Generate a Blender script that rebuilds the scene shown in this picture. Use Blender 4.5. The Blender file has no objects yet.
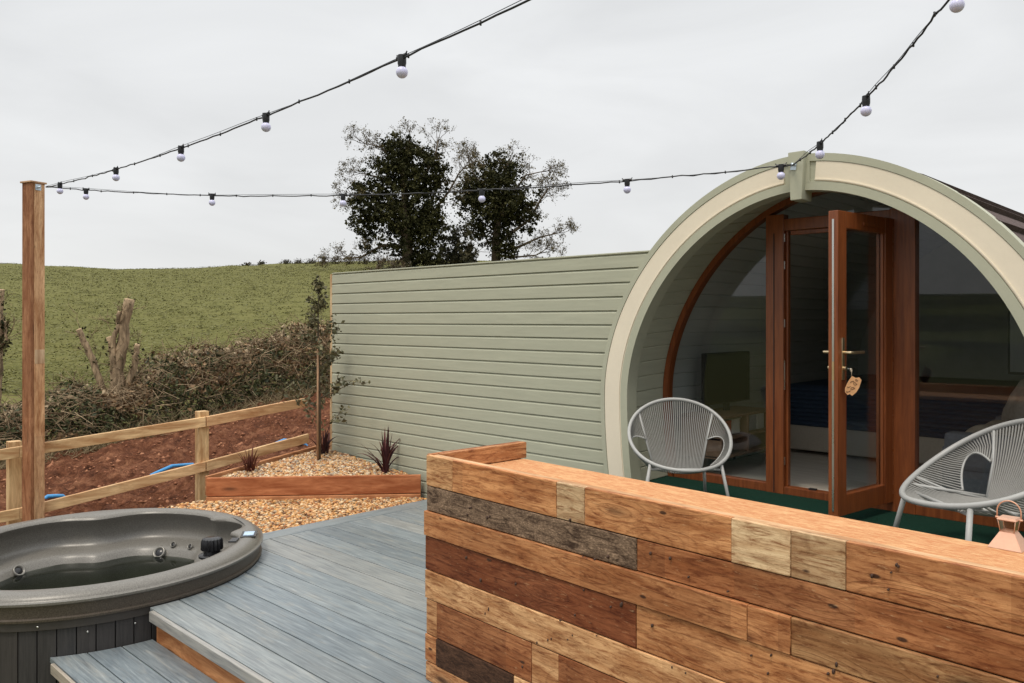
import bpy, bmesh, math, random
import numpy as np
from mathutils import Vector, Matrix
from mathutils import noise as mnoise
random.seed(7); RNG = np.random.default_rng(7)
S = bpy.context.scene; COL = S.collection
# ---------------------------------------------------------------- camera, sky, sun, exposure
F_PX = 807.0; YH = 320.0; CAM_H = 1.6; YAW = math.radians(43.95)
cam = bpy.data.cameras.new('camera'); cam.sensor_width = 36.0; cam.lens = F_PX / 1024 * 36.0
cam.shift_y = -(341.5 - YH) / 1024; cam.clip_start = 0.05; cam.clip_end = 3000
camo = bpy.data.objects.new('camera', cam); COL.objects.link(camo)
camo.location = (0, 0, CAM_H); camo.rotation_euler = (math.radians(90), 0, YAW); S.camera = camo
SUN_EL = math.radians(66); SUN_AZ = math.radians(-62)      # azimuth from +Y, clockwise positive
W = bpy.data.worlds.new('World'); S.world = W; W.use_nodes = True
nt = W.node_tree; nt.nodes.clear()
wo = nt.nodes.new('ShaderNodeOutputWorld'); bg = nt.nodes.new('ShaderNodeBackground')
sky = nt.nodes.new('ShaderNodeTexSky'); sky.sky_type = 'NISHITA'; sky.sun_disc = False
sky.sun_elevation = SUN_EL; sky.sun_rotation = SUN_AZ
tc = nt.nodes.new('ShaderNodeTexCoord'); sep = nt.nodes.new('ShaderNodeSeparateXYZ')
nt.links.new(tc.outputs['Generated'], sep.inputs[0])
rz = nt.nodes.new('ShaderNodeValToRGB')                  # overcast sky: brighter towards the zenith
rz.color_ramp.elements[0].position = 0.0; rz.color_ramp.elements[0].color = (8.0, 8.0, 7.95, 1)
rz.color_ramp.elements[1].position = 0.95; rz.color_ramp.elements[1].color = (18.8, 18.8, 18.6, 1)
e = rz.color_ramp.elements.new(0.38); e.color = (7.9, 8.0, 8.05, 1)
e = rz.color_ramp.elements.new(0.68); e.color = (14.8, 14.9, 14.8, 1)
nt.links.new(sep.outputs[2], rz.inputs[0])
mp = nt.nodes.new('ShaderNodeMapping'); mp.inputs['Scale'].default_value = (1.2, 1.2, 4.0)
nz = nt.nodes.new('ShaderNodeTexNoise'); nz.inputs['Scale'].default_value = 2.1; nz.inputs['Detail'].default_value = 6; nz.inputs['Distortion'].default_value = 0.6
nt.links.new(tc.outputs['Generated'], mp.inputs[0]); nt.links.new(mp.outputs[0], nz.inputs['Vector'])
mr = nt.nodes.new('ShaderNodeMapRange'); mr.inputs[1].default_value = 0.3; mr.inputs[2].default_value = 0.7
mr.inputs[3].default_value = 0.88; mr.inputs[4].default_value = 1.05
nt.links.new(nz.outputs[0], mr.inputs[0])
ml = nt.nodes.new('ShaderNodeVectorMath'); ml.operation = 'SCALE'
nt.links.new(rz.outputs[0], ml.inputs[0]); nt.links.new(mr.outputs[0], ml.inputs['Scale'])
mx = nt.nodes.new('ShaderNodeMix'); mx.data_type = 'RGBA'; mx.inputs[0].default_value = 0.94
nt.links.new(sky.outputs[0], mx.inputs[6]); nt.links.new(ml.outputs[0], mx.inputs[7])
nt.links.new(mx.outputs[2], bg.inputs[0]); bg.inputs[1].default_value = 0.10
nt.links.new(bg.outputs[0], wo.inputs[0])
sl = bpy.data.lights.new('sun', 'SUN'); sl.energy = 1.5; sl.angle = math.radians(12); sl.color = (1.0, 0.90, 0.76)
so = bpy.data.objects.new('sun', sl); COL.objects.link(so)
SUN_DIR = Vector((math.sin(math.radians(165)) * math.cos(SUN_EL), math.cos(math.radians(165)) * math.cos(SUN_EL), math.sin(SUN_EL)))
sky.sun_rotation = math.radians(165)
so.rotation_euler = SUN_DIR.to_track_quat('Z', 'Y').to_euler()
S.view_settings.view_transform = 'Standard'; S.view_settings.look = 'None'; S.view_settings.exposure = 0.13; S.view_settings.gamma = 1.0

# ---------------------------------------------------------------- view helpers (camera frame -> world)
FW = Vector((-math.sin(YAW), math.cos(YAW), 0)); RT = Vector((math.cos(YAW), math.sin(YAW), 0))
def ray(px, py): return FW + RT * ((px - 512) / F_PX) + Vector((0, 0, 1)) * ((YH - py) / F_PX)
def at_depth(px, py, s): return Vector((0, 0, CAM_H)) + ray(px, py) * s
def at_y(px, py, y): d = ray(px, py); return Vector((0, 0, CAM_H)) + d * (y / d.y)
def at_z(px, py, z): d = ray(px, py); return Vector((0, 0, CAM_H)) + d * ((z - CAM_H) / d.z)

# ---------------------------------------------------------------- object helpers
def link(name, mesh, mat=None, parent=None, smooth=False, angle=None):
    o = bpy.data.objects.new(name, mesh); COL.objects.link(o)
    if mat:
        for m in (mat if isinstance(mat, (list, tuple)) else [mat]): mesh.materials.append(m)
    if parent: o.parent = parent
    if smooth or angle:
        mesh.polygons.foreach_set('use_smooth', [True] * len(mesh.polygons))
        if angle: mesh.set_sharp_from_angle(angle=math.radians(angle))
    return o
def obj(name, bm, mat=None, parent=None, smooth=False, angle=None, fix=True):
    if fix: bmesh.ops.recalc_face_normals(bm, faces=bm.faces)
    me = bpy.data.meshes.new(name); bm.to_mesh(me); bm.free()
    return link(name, me, mat, parent, smooth, angle)
def thing(name, label, cat, loc=(0, 0, 0), rz=0, group=None):
    o = bpy.data.objects.new(name, None); COL.objects.link(o); o.location = loc; o.rotation_euler = (0, 0, rz)
    o.empty_display_size = 0.1
    return tag(o, label, cat, group)
def tag(o, label, cat, group=None, kind=None):
    o['label'] = label; o['category'] = cat
    if group: o['group'] = group
    if kind: o['kind'] = kind
    return o
def struct(o, label=None):
    o['kind'] = 'structure'
    if label: o['label'] = label
    return o
def local(root, P):                                        # world point -> local of a (location, rz) empty
    return Matrix.Rotation(-root.rotation_euler[2], 3, 'Z') @ (Vector(P) - root.location)

def box(bm, c, size, rot=None, mi=0, bevel=0.0):
    sx, sy, sz = (s / 2 for s in size)
    vs = []
    for x, y, z in ((-sx,-sy,-sz),(sx,-sy,-sz),(sx,sy,-sz),(-sx,sy,-sz),(-sx,-sy,sz),(sx,-sy,sz),(sx,sy,sz),(-sx,sy,sz)):
        v = Vector((x, y, z))
        if rot is not None: v = rot @ v
        vs.append(bm.verts.new(v + Vector(c)))
    fs = [bm.faces.new([vs[i] for i in f]) for f in ((0,3,2,1),(4,5,6,7),(0,1,5,4),(1,2,6,5),(2,3,7,6),(3,0,4,7))]
    for f in fs: f.material_index = mi
    if bevel > 0:
        es = list({e for f in fs for e in f.edges})
        r = bmesh.ops.bevel(bm, geom=es, offset=bevel, segments=2, affect='EDGES', profile=0.6)
        for f in r['faces']: f.material_index = mi
def tube(bm, pts, r, n=8, closed=False, cap=True, mi=0, radii=None):
    pts = [Vector(p) for p in pts]; N = len(pts); rings = []
    t0 = (pts[1] - pts[0]).normalized(); nrm = t0.orthogonal().normalized()
    for i, p in enumerate(pts):
        if closed: t = (pts[(i + 1) % N] - pts[i - 1]).normalized()
        elif i == 0: t = (pts[1] - pts[0]).normalized()
        elif i == N - 1: t = (pts[-1] - pts[-2]).normalized()
        else: t = (pts[i + 1] - pts[i - 1]).normalized()
        nrm = (nrm - t * nrm.dot(t))
        nrm = nrm.normalized() if nrm.length > 1e-6 else t.orthogonal().normalized()
        b = t.cross(nrm); rr = radii[i] if radii else r
        rings.append([bm.verts.new(p + (nrm * math.cos(2 * math.pi * k / n) + b * math.sin(2 * math.pi * k / n)) * rr) for k in range(n)])
    for i in range(N if closed else N - 1):
        a, c = rings[i], rings[(i + 1) % N]
        off = 0
        if closed and i == N - 1:
            off = min(range(n), key=lambda q: (a[0].co - c[q].co).length)
        for k in range(n):
            f = bm.faces.new((a[k], a[(k + 1) % n], c[(k + 1 + off) % n], c[(k + off) % n])); f.material_index = mi; f.smooth = True
    if cap and not closed:
        for rg in (rings[0], rings[-1]):
            f = bm.faces.new(rg); f.material_index = mi
def lathe(bm, prof, c=(0, 0, 0), n=24, mi=0, mat=None):
    c = Vector(c); rings = []
    for r, z in prof:
        if r < 1e-5:
            p = Vector((0, 0, z)); p = mat @ p if mat is not None else p
            rings.append([bm.verts.new(p + c)])
        else:
            rg = []
            for k in range(n):
                p = Vector((r * math.cos(2 * math.pi * k / n), r * math.sin(2 * math.pi * k / n), z))
                p = mat @ p if mat is not None else p
                rg.append(bm.verts.new(p + c))
            rings.append(rg)
    for a, b in zip(rings[:-1], rings[1:]):
        for k in range(n):
            k2 = (k + 1) % n
            if len(a) == 1 and len(b) == 1: continue
            if len(a) == 1: f = bm.faces.new((a[0], b[k], b[k2]))
            elif len(b) == 1: f = bm.faces.new((a[k], a[k2], b[0]))
            else: f = bm.faces.new((a[k], a[k2], b[k2], b[k]))
            f.material_index = mi; f.smooth = True
class Boards:
    """timber boards in one mesh: metre UVs that run along each board with a random start, a tint per board"""
    def __init__(s): s.bm = bmesh.new(); s.uv = s.bm.loops.layers.uv.new('grain'); s.cl = s.bm.loops.layers.float_color.new('tint')
    def add(s, o, L, V, T, tint=(1, 1, 1), bevel=0.002, uo=None, mi=0):
        """o corner, L length vector, V width vector, T thickness vector"""
        o, L, V, T = Vector(o), Vector(L), Vector(V), Vector(T)
        b = bmesh.new(); vs = []
        for i, j, k in ((0,0,0),(1,0,0),(1,1,0),(0,1,0),(0,0,1),(1,0,1),(1,1,1),(0,1,1)):
            vs.append(b.verts.new(o + L * i + V * j + T * k))
        for f in ((0,3,2,1),(4,5,6,7),(0,1,5,4),(1,2,6,5),(2,3,7,6),(3,0,4,7)): b.faces.new([vs[i] for i in f])
        if bevel: bmesh.ops.bevel(b, geom=list(b.edges), offset=bevel, segments=2, affect='EDGES', profile=0.5)
        bmesh.ops.recalc_face_normals(b, faces=b.faces)
        u0, v0 = uo or (random.uniform(0, 50), random.uniform(0, 50))
        l, v, t = L.normalized(), V.normalized(), T.normalized(); m = {}
        for f in b.faces:
            nf = s.bm.faces.new([m.setdefault(q, s.bm.verts.new(q.co)) for q in f.verts]); nf.material_index = mi
            n = f.normal; endg = abs(n.dot(l)) > 0.8
            for lp, src in zip(nf.loops, f.verts):
                d = src.co - o
                a = d.dot(l); w = d.dot(v) + d.dot(t)
                if endg: a, w = d.dot(t) * 0.3, d.dot(v)
                lp[s.uv].uv = (u0 + a, v0 + w); lp[s.cl] = (*tint, 1)
        b.free()
    def plate(s, pts, z0, z1, tint, ax=(1, 0, 0), uo=None):
        """flat board of any outline (counter-clockwise from above)"""
        u0, v0 = uo or (random.uniform(0, 50), random.uniform(0, 50)); ax = Vector(ax); ay = Vector((-ax.y, ax.x, 0))
        C_ = sum((Vector((*p, 0)) for p in pts), Vector()) / len(pts)
        top = [s.bm.verts.new((C_.x + (p[0] - C_.x), p[1], z1 - .0015)) for p in pts]; bot = [s.bm.verts.new((*p, z0)) for p in pts]
        cr = []
        n = len(pts)
        for i in range(n):                                   # eased top edge
            a, b, c = (Vector((*pts[i - 1], 0)), Vector((*pts[i], 0)), Vector((*pts[(i + 1) % n], 0)))
            d1, d2 = (b - a).normalized(), (c - b).normalized(); m_ = (Vector((-d1.y, d1.x, 0)) + Vector((-d2.y, d2.x, 0)))
            m_ = m_.normalized() * .003; cr.append(s.bm.verts.new((b.x + m_.x, b.y + m_.y, z1)))
        fs = [s.bm.faces.new(cr)] + [s.bm.faces.new((top[i], top[(i + 1) % n], cr[(i + 1) % n], cr[i])) for i in range(n)] + [s.bm.faces.new((bot[i], bot[(i + 1) % n], top[(i + 1) % n], top[i])) for i in range(n)] + [s.bm.faces.new(bot[::-1])]
        for f in fs:
            for lp in f.loops:
                q = lp.vert.co; lp[s.uv].uv = (u0 + q.dot(ax), v0 + q.dot(ay) + q.z); lp[s.cl] = (*tint, 1)
    def done(s, name, mat, parent=None): return obj(name, s.bm, mat, parent, fix=False)

def soup(name, V, Q, mat, parent=None, col=None, smooth=False):
    """numpy verts (n,3), faces (m,k) -> object; col per-face rgb in attribute 'tint'"""
    V = np.asarray(V, dtype=np.float32); Q = np.asarray(Q, dtype=np.int32)
    me = bpy.data.meshes.new(name); m, k = Q.shape
    me.vertices.add(len(V)); me.vertices.foreach_set('co', V.ravel())
    me.loops.add(m * k); me.loops.foreach_set('vertex_index', Q.ravel())
    me.polygons.add(m); me.polygons.foreach_set('loop_start', np.arange(0, m * k, k, dtype=np.int32))
    me.update(calc_edges=True)
    if col is not None:
        a = me.color_attributes.new('tint', 'FLOAT_COLOR', 'CORNER')
        c = np.ones((m, k, 4), dtype=np.float32); c[:, :, :3] = np.asarray(col, dtype=np.float32)[:, None, :]
        a.data.foreach_set('color', c.ravel())
    return link(name, me, mat, parent, smooth)
def leaf_soup(name, P, size, mat, parent=None, col=None, flat=0.0, aspect=1.6, jit=0.35):
    """one small pointed leaf quad at each point"""
    P = np.asarray(P); n = len(P)
    a = RNG.normal(size=(n, 3)); a[:, 2] *= (1 - flat); a /= np.linalg.norm(a, axis=1)[:, None]
    b = RNG.normal(size=(n, 3)); b -= (b * a).sum(1)[:, None] * a; b /= np.linalg.norm(b, axis=1)[:, None]
    s = np.asarray(size) * (1 + jit * RNG.normal(size=n)).clip(.4, 2.2); s = s[:, None]
    nn = np.cross(a, b)
    V = np.stack([P - a * s * .5 * aspect, P + b * s * .5 + nn * s * .12, P + a * s * .5 * aspect, P - b * s * .5 + nn * s * .12], 1).reshape(-1, 3)
    Q = np.arange(4 * n).reshape(n, 4)
    return soup(name, V, Q, mat, parent, col)
def stick_soup(name, A, B, ra, rb, mat, parent=None, col=None):
    """3-sided tapered sticks"""
    A = np.asarray(A, float); B = np.asarray(B, float); n = len(A)
    t = B - A; t /= (np.linalg.norm(t, axis=1)[:, None] + 1e-9)
    h = np.where(np.abs(t[:, 2:3]) > .9, np.array([[1., 0, 0]]), np.array([[0, 0, 1.]]))
    u = np.cross(t, h); u /= np.linalg.norm(u, axis=1)[:, None]; v = np.cross(t, u)
    ra = np.broadcast_to(ra, n)[:, None]; rb = np.broadcast_to(rb, n)[:, None]
    V = []
    for base, r in ((A, ra), (B, rb)):
        for k in range(3):
            an = 2 * math.pi * k / 3; V.append(base + (u * math.cos(an) + v * math.sin(an)) * r)
    V = np.stack(V, 1).reshape(-1, 3); o = (np.arange(n) * 6)[:, None]
    Q = np.concatenate([o + np.array([[k, (k + 1) % 3, 3 + (k + 1) % 3, 3 + k]]) for k in range(3)], 0)
    c = np.tile(col, (3, 1)) if col is not None else None
    return soup(name, V, Q, mat, parent, c, smooth=True)

# ---------------------------------------------------------------- materials
class NM:
    def __init__(s, name, rough=0.6, spec=0.5):
        s.m = bpy.data.materials.new(name); s.m.use_nodes = True; s.t = s.m.node_tree
        s.b = s.t.nodes['Principled BSDF']; s.b.inputs['Roughness'].default_value = rough
        s.b.inputs['Specular IOR Level'].default_value = spec
    def n(s, typ, **kw):
        nd = s.t.nodes.new(typ)
        for k, v in kw.items():
            if k.startswith('_'): setattr(nd, k[1:], v)
            else: nd.inputs[k.replace('__', ' ')].default_value = v
        return nd
    def l(s, a, b): s.t.links.new(a, b)
    def coord(s, kind='Object', scale=(1, 1, 1), uv=None):
        if uv: c = s.n('ShaderNodeUVMap', _uv_map=uv).outputs[0]
        else: c = s.n('ShaderNodeTexCoord').outputs[kind]
        m = s.n('ShaderNodeMapping'); m.inputs['Scale'].default_value = scale; s.l(c, m.inputs[0]); return m.outputs[0]
    def noise(s, vec, scale=5, detail=4, rough=.55, dist=0):
        n = s.n('ShaderNodeTexNoise', Scale=scale, Detail=detail, Roughness=rough, Distortion=dist); s.l(vec, n.inputs['Vector']); return n.outputs[0]
    def ramp(s, fac, stops):
        r = s.n('ShaderNodeValToRGB'); els = r.color_ramp.elements
        while len(els) < len(stops): els.new(.5)
        for e_, (p, c) in zip(els, stops):
            e_.position = p; e_.color = (*c, 1) if isinstance(c, (tuple, list)) else (c, c, c, 1)
        s.l(fac, r.inputs[0]); return r.outputs[0]
    def mix(s, f, a, b, mode='MIX'):
        x = s.n('ShaderNodeMix', _data_type='RGBA', _blend_type=mode)
        for v, i in ((f, 0), (a, 6), (b, 7)):
            if hasattr(v, 'is_output'): s.l(v, x.inputs[i])
            elif i == 0: x.inputs[0].default_value = v
            else: x.inputs[i].default_value = (*v, 1) if len(v) == 3 else v
        return x.outputs[2]
    def col(s, c):
        if hasattr(c, 'is_output'): s.l(c, s.b.inputs['Base Color'])
        else: s.b.inputs['Base Color'].default_value = (*c, 1)
        return s
    def bump(s, h, strength=.3, dist=.01):
        b = s.n('ShaderNodeBump', Strength=strength, Distance=dist); s.l(h, b.inputs['Height']); s.l(b.outputs[0], s.b.inputs['Normal']); return s
    def rough(s, fac, lo, hi):
        r = s.n('ShaderNodeMapRange'); r.inputs[3].default_value = lo; r.inputs[4].default_value = hi; s.l(fac, r.inputs[0]); s.l(r.outputs[0], s.b.inputs['Roughness']); return s
def paint(name, c, rough=.5, var=.12, scale=6, bump=.0, spec=.4, metal=0.0):
    k = NM(name, rough, spec); v = k.coord('Object')
    n = k.noise(v, scale, 5); n2 = k.noise(v, scale * 12, 3)
    lo = tuple(x * (1 - var) for x in c); hi = tuple(min(1, x * (1 + var)) for x in c)
    base = k.ramp(n, [(.3, lo), (.7, hi)])
    k.col(k.mix(.25, base, k.ramp(n2, [(.35, lo), (.65, hi)]), 'MIX')); k.rough(n, rough * .85, min(1, rough * 1.15))
    k.b.inputs['Metallic'].default_value = metal
    if bump: k.bump(n2, bump, .004)
    return k.m
def wood(name, rough=.65, grain=1.0, knots=1.0, dark=.45, bump=.35, flecks=0.0, spec=.25, ring=1.0):
    """base colour from the 'tint' attribute; grain along u, in metres"""
    k = NM(name, rough, spec)
    tint = k.n('ShaderNodeVertexColor', _layer_name='tint').outputs[0]
    uv = k.coord(uv='grain', scale=(1, 1, 1))
    # knots bend the grain around them
    kv = k.coord(uv='grain', scale=(2.3, 8.5, 1))
    vo = k.n('ShaderNodeTexVoronoi', _feature='F1', Scale=1.0, Randomness=1.0); k.l(kv, vo.inputs['Vector'])
    dk = vo.outputs['Distance']
    w = k.coord(uv='grain', scale=(.55, 8.5, 1)); n0 = k.noise(w, 1.3, 1.2, .45, 0.2)
    bend = k.n('ShaderNodeMath', _operation='MULTIPLY'); k.l(n0, bend.inputs[0]); bend.inputs[1].default_value = 5.5 * ring
    infl = k.ramp(dk, [(0.0, 1.0), (.45, 0.0)])
    add = k.n('ShaderNodeMath', _operation='MULTIPLY_ADD'); k.l(infl, add.inputs[0]); add.inputs[1].default_value = 4.0 * knots; k.l(bend.outputs[0], add.inputs[2])
    sn = k.n('ShaderNodeMath', _operation='MULTIPLY'); k.l(add.outputs[0], sn.inputs[0]); sn.inputs[1].default_value = 6.283
    si = k.n('ShaderNodeMath', _operation='SINE'); k.l(sn.outputs[0], si.inputs[0])
    rings = k.ramp(si.outputs[0], [(0.0, 0.0), (.75, .35), (1.0, 1.0)])
    fine = k.noise(k.coord(uv='grain', scale=(9, 170, 1)), 1, 6, .7)
    broad = k.noise(k.coord(uv='grain', scale=(1.6, 9, 1)), 1.6, 6, .66, .5)
    c = k.mix(k.ramp(broad, [(.38, 0.0), (.62, .8)]), tint, k.mix(1.0, tint, (.50, .34, .24), 'MULTIPLY'))
    c = k.mix(k.ramp(broad, [(.30, .6), (.42, 0.0)]), c, k.mix(1.0, tint, (1.22, 1.2, 1.15), 'MULTIPLY'))
    c = k.mix(k.ramp(rings, [(0, 0.0), (1, .26 * grain)]), c, k.mix(1.0, c, (dark, dark * .78, dark * .6), 'MULTIPLY'))
    c = k.mix(k.ramp(fine, [(.42, 0.0), (.72, .5 * grain)]), c, k.mix(1.0, c, (.55, .45, .38), 'MULTIPLY'))
    # a gate so that only some cells hold a knot
    gate = k.ramp(vo.outputs['Color'], [(.42, 0.0), (.46, 1.0)])
    kn = k.ramp(dk, [(0.05, 1.0), (.10, .75), (.16, .25), (.24, 0.0)])
    kg = k.mix(1.0, kn, gate, 'MULTIPLY')
    kf = k.n('ShaderNodeMath', _operation='MULTIPLY'); k.l(kg, kf.inputs[0]); kf.inputs[1].default_value = .85 * knots
    c = k.mix(kf.outputs[0], c, (.045, .02, .012))
    if flecks:
        sx_ = k.n('ShaderNodeSeparateXYZ'); k.l(k.coord(uv='grain', scale=(1, 1, 1)), sx_.inputs[0])
        vz = k.n('ShaderNodeTexVoronoi', _voronoi_dimensions='1D', _feature='F1', Scale=3.2); k.l(sx_.outputs[0], vz.inputs['W'])
        c = k.mix(.45 * flecks, c, k.mix(1.0, c, k.ramp(vz.outputs['Color'], [(.2, (.72, .62, .55)), (.5, (1, 1, 1)), (.8, (1.30, 1.22, 1.12))]), 'MULTIPLY'))
        fl = k.noise(k.coord(uv='grain', scale=(4.5, 30, 1)), 2.4, 8, .76, .8)
        c = k.mix(k.ramp(fl, [(.48, 0.0), (.62, .85 * flecks)]), c, k.mix(1.0, c, (.38, .22, .14), 'MULTIPLY'))
        sp_ = k.noise(k.coord(uv='grain', scale=(30, 45, 1)), 3, 5, .8)
        c = k.mix(k.ramp(sp_, [(.56, 0.0), (.66, .45 * flecks)]), c, k.mix(1.0, c, (.45, .32, .25), 'MULTIPLY'))
    if flecks:                                              # nail holes and stains of reused boards
        v2 = k.n('ShaderNodeTexVoronoi', _feature='F1', Scale=1.0, Randomness=1.0); k.l(k.coord(uv='grain', scale=(7, 17, 1)), v2.inputs['Vector'])
        g2 = k.ramp(v2.outputs['Color'], [(.62, 0.0), (.66, 1.0)]); h2 = k.ramp(v2.outputs['Distance'], [(.075, 1.0), (.125, 0.0)])
        m2 = k.n('ShaderNodeMath', _operation='MULTIPLY'); k.l(k.mix(1.0, g2, h2, 'MULTIPLY'), m2.inputs[0]); m2.inputs[1].default_value = .9 * flecks
        c = k.mix(m2.outputs[0], c, (.03, .012, .008))
        st = k.noise(k.coord(uv='grain', scale=(3, 9, 1)), 2.2, 6, .7, 1.0)
        c = k.mix(k.ramp(st, [(.52, 0.0), (.72, .6 * flecks)]), c, k.mix(1.0, c, (.42, .27, .2), 'MULTIPLY'))
        c = k.mix(k.ramp(k.noise(k.coord(uv='grain', scale=(14, 60, 1)), 1.5, 5, .7), [(.60, 0.0), (.70, .40 * flecks)]), c, (.70, .46, .25))
    k.col(c)
    h = k.mix(.5, fine, rings); k.bump(h, bump, .002); k.rough(fine, rough * .85, min(1, rough * 1.2))
    return k.m
M = {}
M['reclaimed'] = wood('reclaimed_timber', .62, 1.15, 1.0, .4, .55, 1.0)
M['charred'] = wood('weathered_grey_timber', .8, 1.2, .4, .35, .9, 1.0)
def charred():
    k = NM('weathered_grey_timber', .85, .2); uv = k.coord(uv='grain', scale=(7, 28, 1)); n = k.noise(uv, 1.6, 8, .78, .8); n2 = k.noise(k.coord(uv='grain', scale=(60, 120, 1)), 1.5, 4, .7)
    tint = k.n('ShaderNodeVertexColor', _layer_name='tint').outputs[0]
    c = k.mix(k.ramp(n, [(.38, 0.0), (.62, 1.0)]), k.mix(1.0, tint, (.30, .26, .24), 'MULTIPLY'), k.mix(1.0, tint, (2.3, 2.3, 2.2), 'MULTIPLY'))
    c = k.mix(k.ramp(n2, [(.45, .55), (.6, 0.0)]), c, (.035, .018, .012)); k.col(c); k.bump(n, .9, .004); return k.m
M['charred'] = charred()
M['sawn'] = wood('sawn_timber', .7, .7, .8, .5, .6)
M['post'] = wood('post_timber', .7, .9, .8, .45, .5, .6)
M['rail'] = wood('rail_timber', .7, .7, .9, .5, .3)
def deck_mat():
    k = NM('embossed_composite_decking', .42, .5)
    tint = k.n('ShaderNodeVertexColor', _layer_name='tint').outputs[0]
    g = k.noise(k.coord(uv='grain', scale=(3, 55, 1)), 1.2, 6, .65, .5)
    b = k.noise(k.coord(uv='grain', scale=(.9, 5, 1)), 1.5, 4, .6)
    w = k.noise(k.coord(uv='grain', scale=(1.7, 8, 1)), 1.9, 5, .65, .8)
    c = k.mix(k.ramp(b, [(.3, 0.0), (.7, .7)]), tint, k.mix(1.0, tint, (.74, .80, .85), 'MULTIPLY'))
    c = k.mix(k.ramp(w, [(.54, 0.0), (.72, .4)]), c, (.36, .33, .27))
    c = k.mix(k.ramp(g, [(.45, 0.0), (.66, .8)]), c, k.mix(1.0, c, (.50, .52, .56), 'MULTIPLY'))
    c = k.mix(k.ramp(g, [(.30, .30), (.42, 0.0)]), c, (.50, .53, .54))
    k.col(c); k.bump(g, .5, .0025); k.rough(b, .28, .52); return k.m
M['deck'] = deck_mat()
SAGE = (.42, .425, .325)
M['sage'] = paint('sage_green_paint', SAGE, .55, .07, 3)
def sage_boards():
    k = NM('sage_green_cladding', .55, .35)
    v = k.coord('Object', (1.2, 1.2, 14)); n = k.noise(v, 2.2, 6, .65, .6); n2 = k.noise(k.coord('Object', (3, 3, 90)), 2, 4, .6)
    isl = k.n('ShaderNodeNewGeometry').outputs['Random Per Island']
    c = k.ramp(n, [(.3, tuple(x * .90 for x in SAGE)), (.7, tuple(x * 1.07 for x in SAGE))])
    c = k.mix(k.ramp(isl, [(0, 0.0), (1, .35)]), c, tuple(x * .84 for x in SAGE))
    k.col(c); k.bump(n2, .25, .002); return k.m
M['cladding'] = sage_boards()
M['cream'] = paint('cream_paint', (.78, .70, .56), .55, .04, 3, .1)
M['mahogany'] = None
def mahog():
    k = NM('varnished_red_timber', .35, .5)
    n = k.noise(k.coord('Object', (22, 22, 1.6)), 2, 5, .6, .6)
    k.col(k.ramp(n, [(.3, (.135, .034, .010)), (.7, (.26, .075, .021))])); k.bump(n, .1, .001); return k.m
M['mahogany'] = mahog()
M['black'] = paint('black_rubber', (.012, .012, .014), .5, .1)
M['steel'] = paint('brushed_steel', (.62, .62, .60), .28, .05, 10, 0, .5, 1.0)
M['galv'] = paint('galvanised_steel', (.55, .62, .68), .35, .15, 30, 0, .5, .8)
M['brass'] = paint('satin_brass', (.75, .6, .38), .3, .05, 10, 0, .5, 1.0)
M['copper'] = paint('brushed_copper', (.66, .40, .28), .5, .08, 8, .05, .5, .6)
M['chairgrey'] = paint('powder_coated_grey', (.36, .362, .35), .4, .05, 10)
M['rope'] = paint('grey_plastic_cord', (.25, .245, .23), .45, .08, 40)
M['cable'] = paint('black_cable', (.015, .016, .02), .45, .1)
def bulbm():
    k = NM('opal_plastic', .3, .5); k.col((.62, .62, .84)); k.b.inputs['Subsurface Weight'].default_value = .25
    k.b.inputs['Subsurface Radius'].default_value = (.02, .02, .02); return k.m
M['opal'] = bulbm()
def glass(name, tint=(.86, .9, .9), refl=1.0):
    m = bpy.data.materials.new(name); m.use_nodes = True; t = m.node_tree; t.nodes.clear()
    o = t.nodes.new('ShaderNodeOutputMaterial'); a = t.nodes.new('ShaderNodeBsdfTransparent'); a.inputs[0].default_value = (*tint, 1)
    g = t.nodes.new('ShaderNodeBsdfGlossy'); g.inputs['Roughness'].default_value = .015; g.inputs[0].default_value = (.95, .97, 1, 1)
    f = t.nodes.new('ShaderNodeFresnel'); ge = t.nodes.new('ShaderNodeNewGeometry'); mm = t.nodes.new('ShaderNodeMath'); mm.operation = 'MULTIPLY_ADD'; mm.inputs[1].default_value = -(1.5 - 1 / 1.5); mm.inputs[2].default_value = 1.5; t.links.new(ge.outputs['Backfacing'], mm.inputs[0]); t.links.new(mm.outputs[0], f.inputs[0])
    mu = t.nodes.new('ShaderNodeMath'); mu.operation = 'MULTIPLY'; mu.inputs[1].default_value = refl; mu.use_clamp = True
    x = t.nodes.new('ShaderNodeMixShader'); t.links.new(f.outputs[0], mu.inputs[0]); t.links.new(mu.outputs[0], x.inputs[0])
    t.links.new(a.outputs[0], x.inputs[1]); t.links.new(g.outputs[0], x.inputs[2]); t.links.new(x.outputs[0], o.inputs[0]); return m
M['glass'] = glass('window_glass', (.84, .87, .88), 1.25)
def tint_leaf(name, rough=.6, spec=.3, trans=.0):
    k = NM(name, rough, spec); k.col(k.n('ShaderNodeVertexColor', _layer_name='tint').outputs[0]); return k.m
M['leaf'] = tint_leaf('leaves')
M['leafgloss'] = tint_leaf('dark_ivy_leaves', .75, .12)
def bark(name, a, b, sc=18):
    k = NM(name, .9, .2); n = k.noise(k.coord('Object', (1, 1, .3)), sc, 6, .7, .5); k.col(k.ramp(n, [(.3, a), (.7, b)])); k.bump(n, .6, .02); return k.m
M['bark'] = bark('grey_brown_bark', (.05, .036, .025), (.19, .145, .10))
M['twig'] = tint_leaf('dry_twigs', .85, .15)

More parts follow.
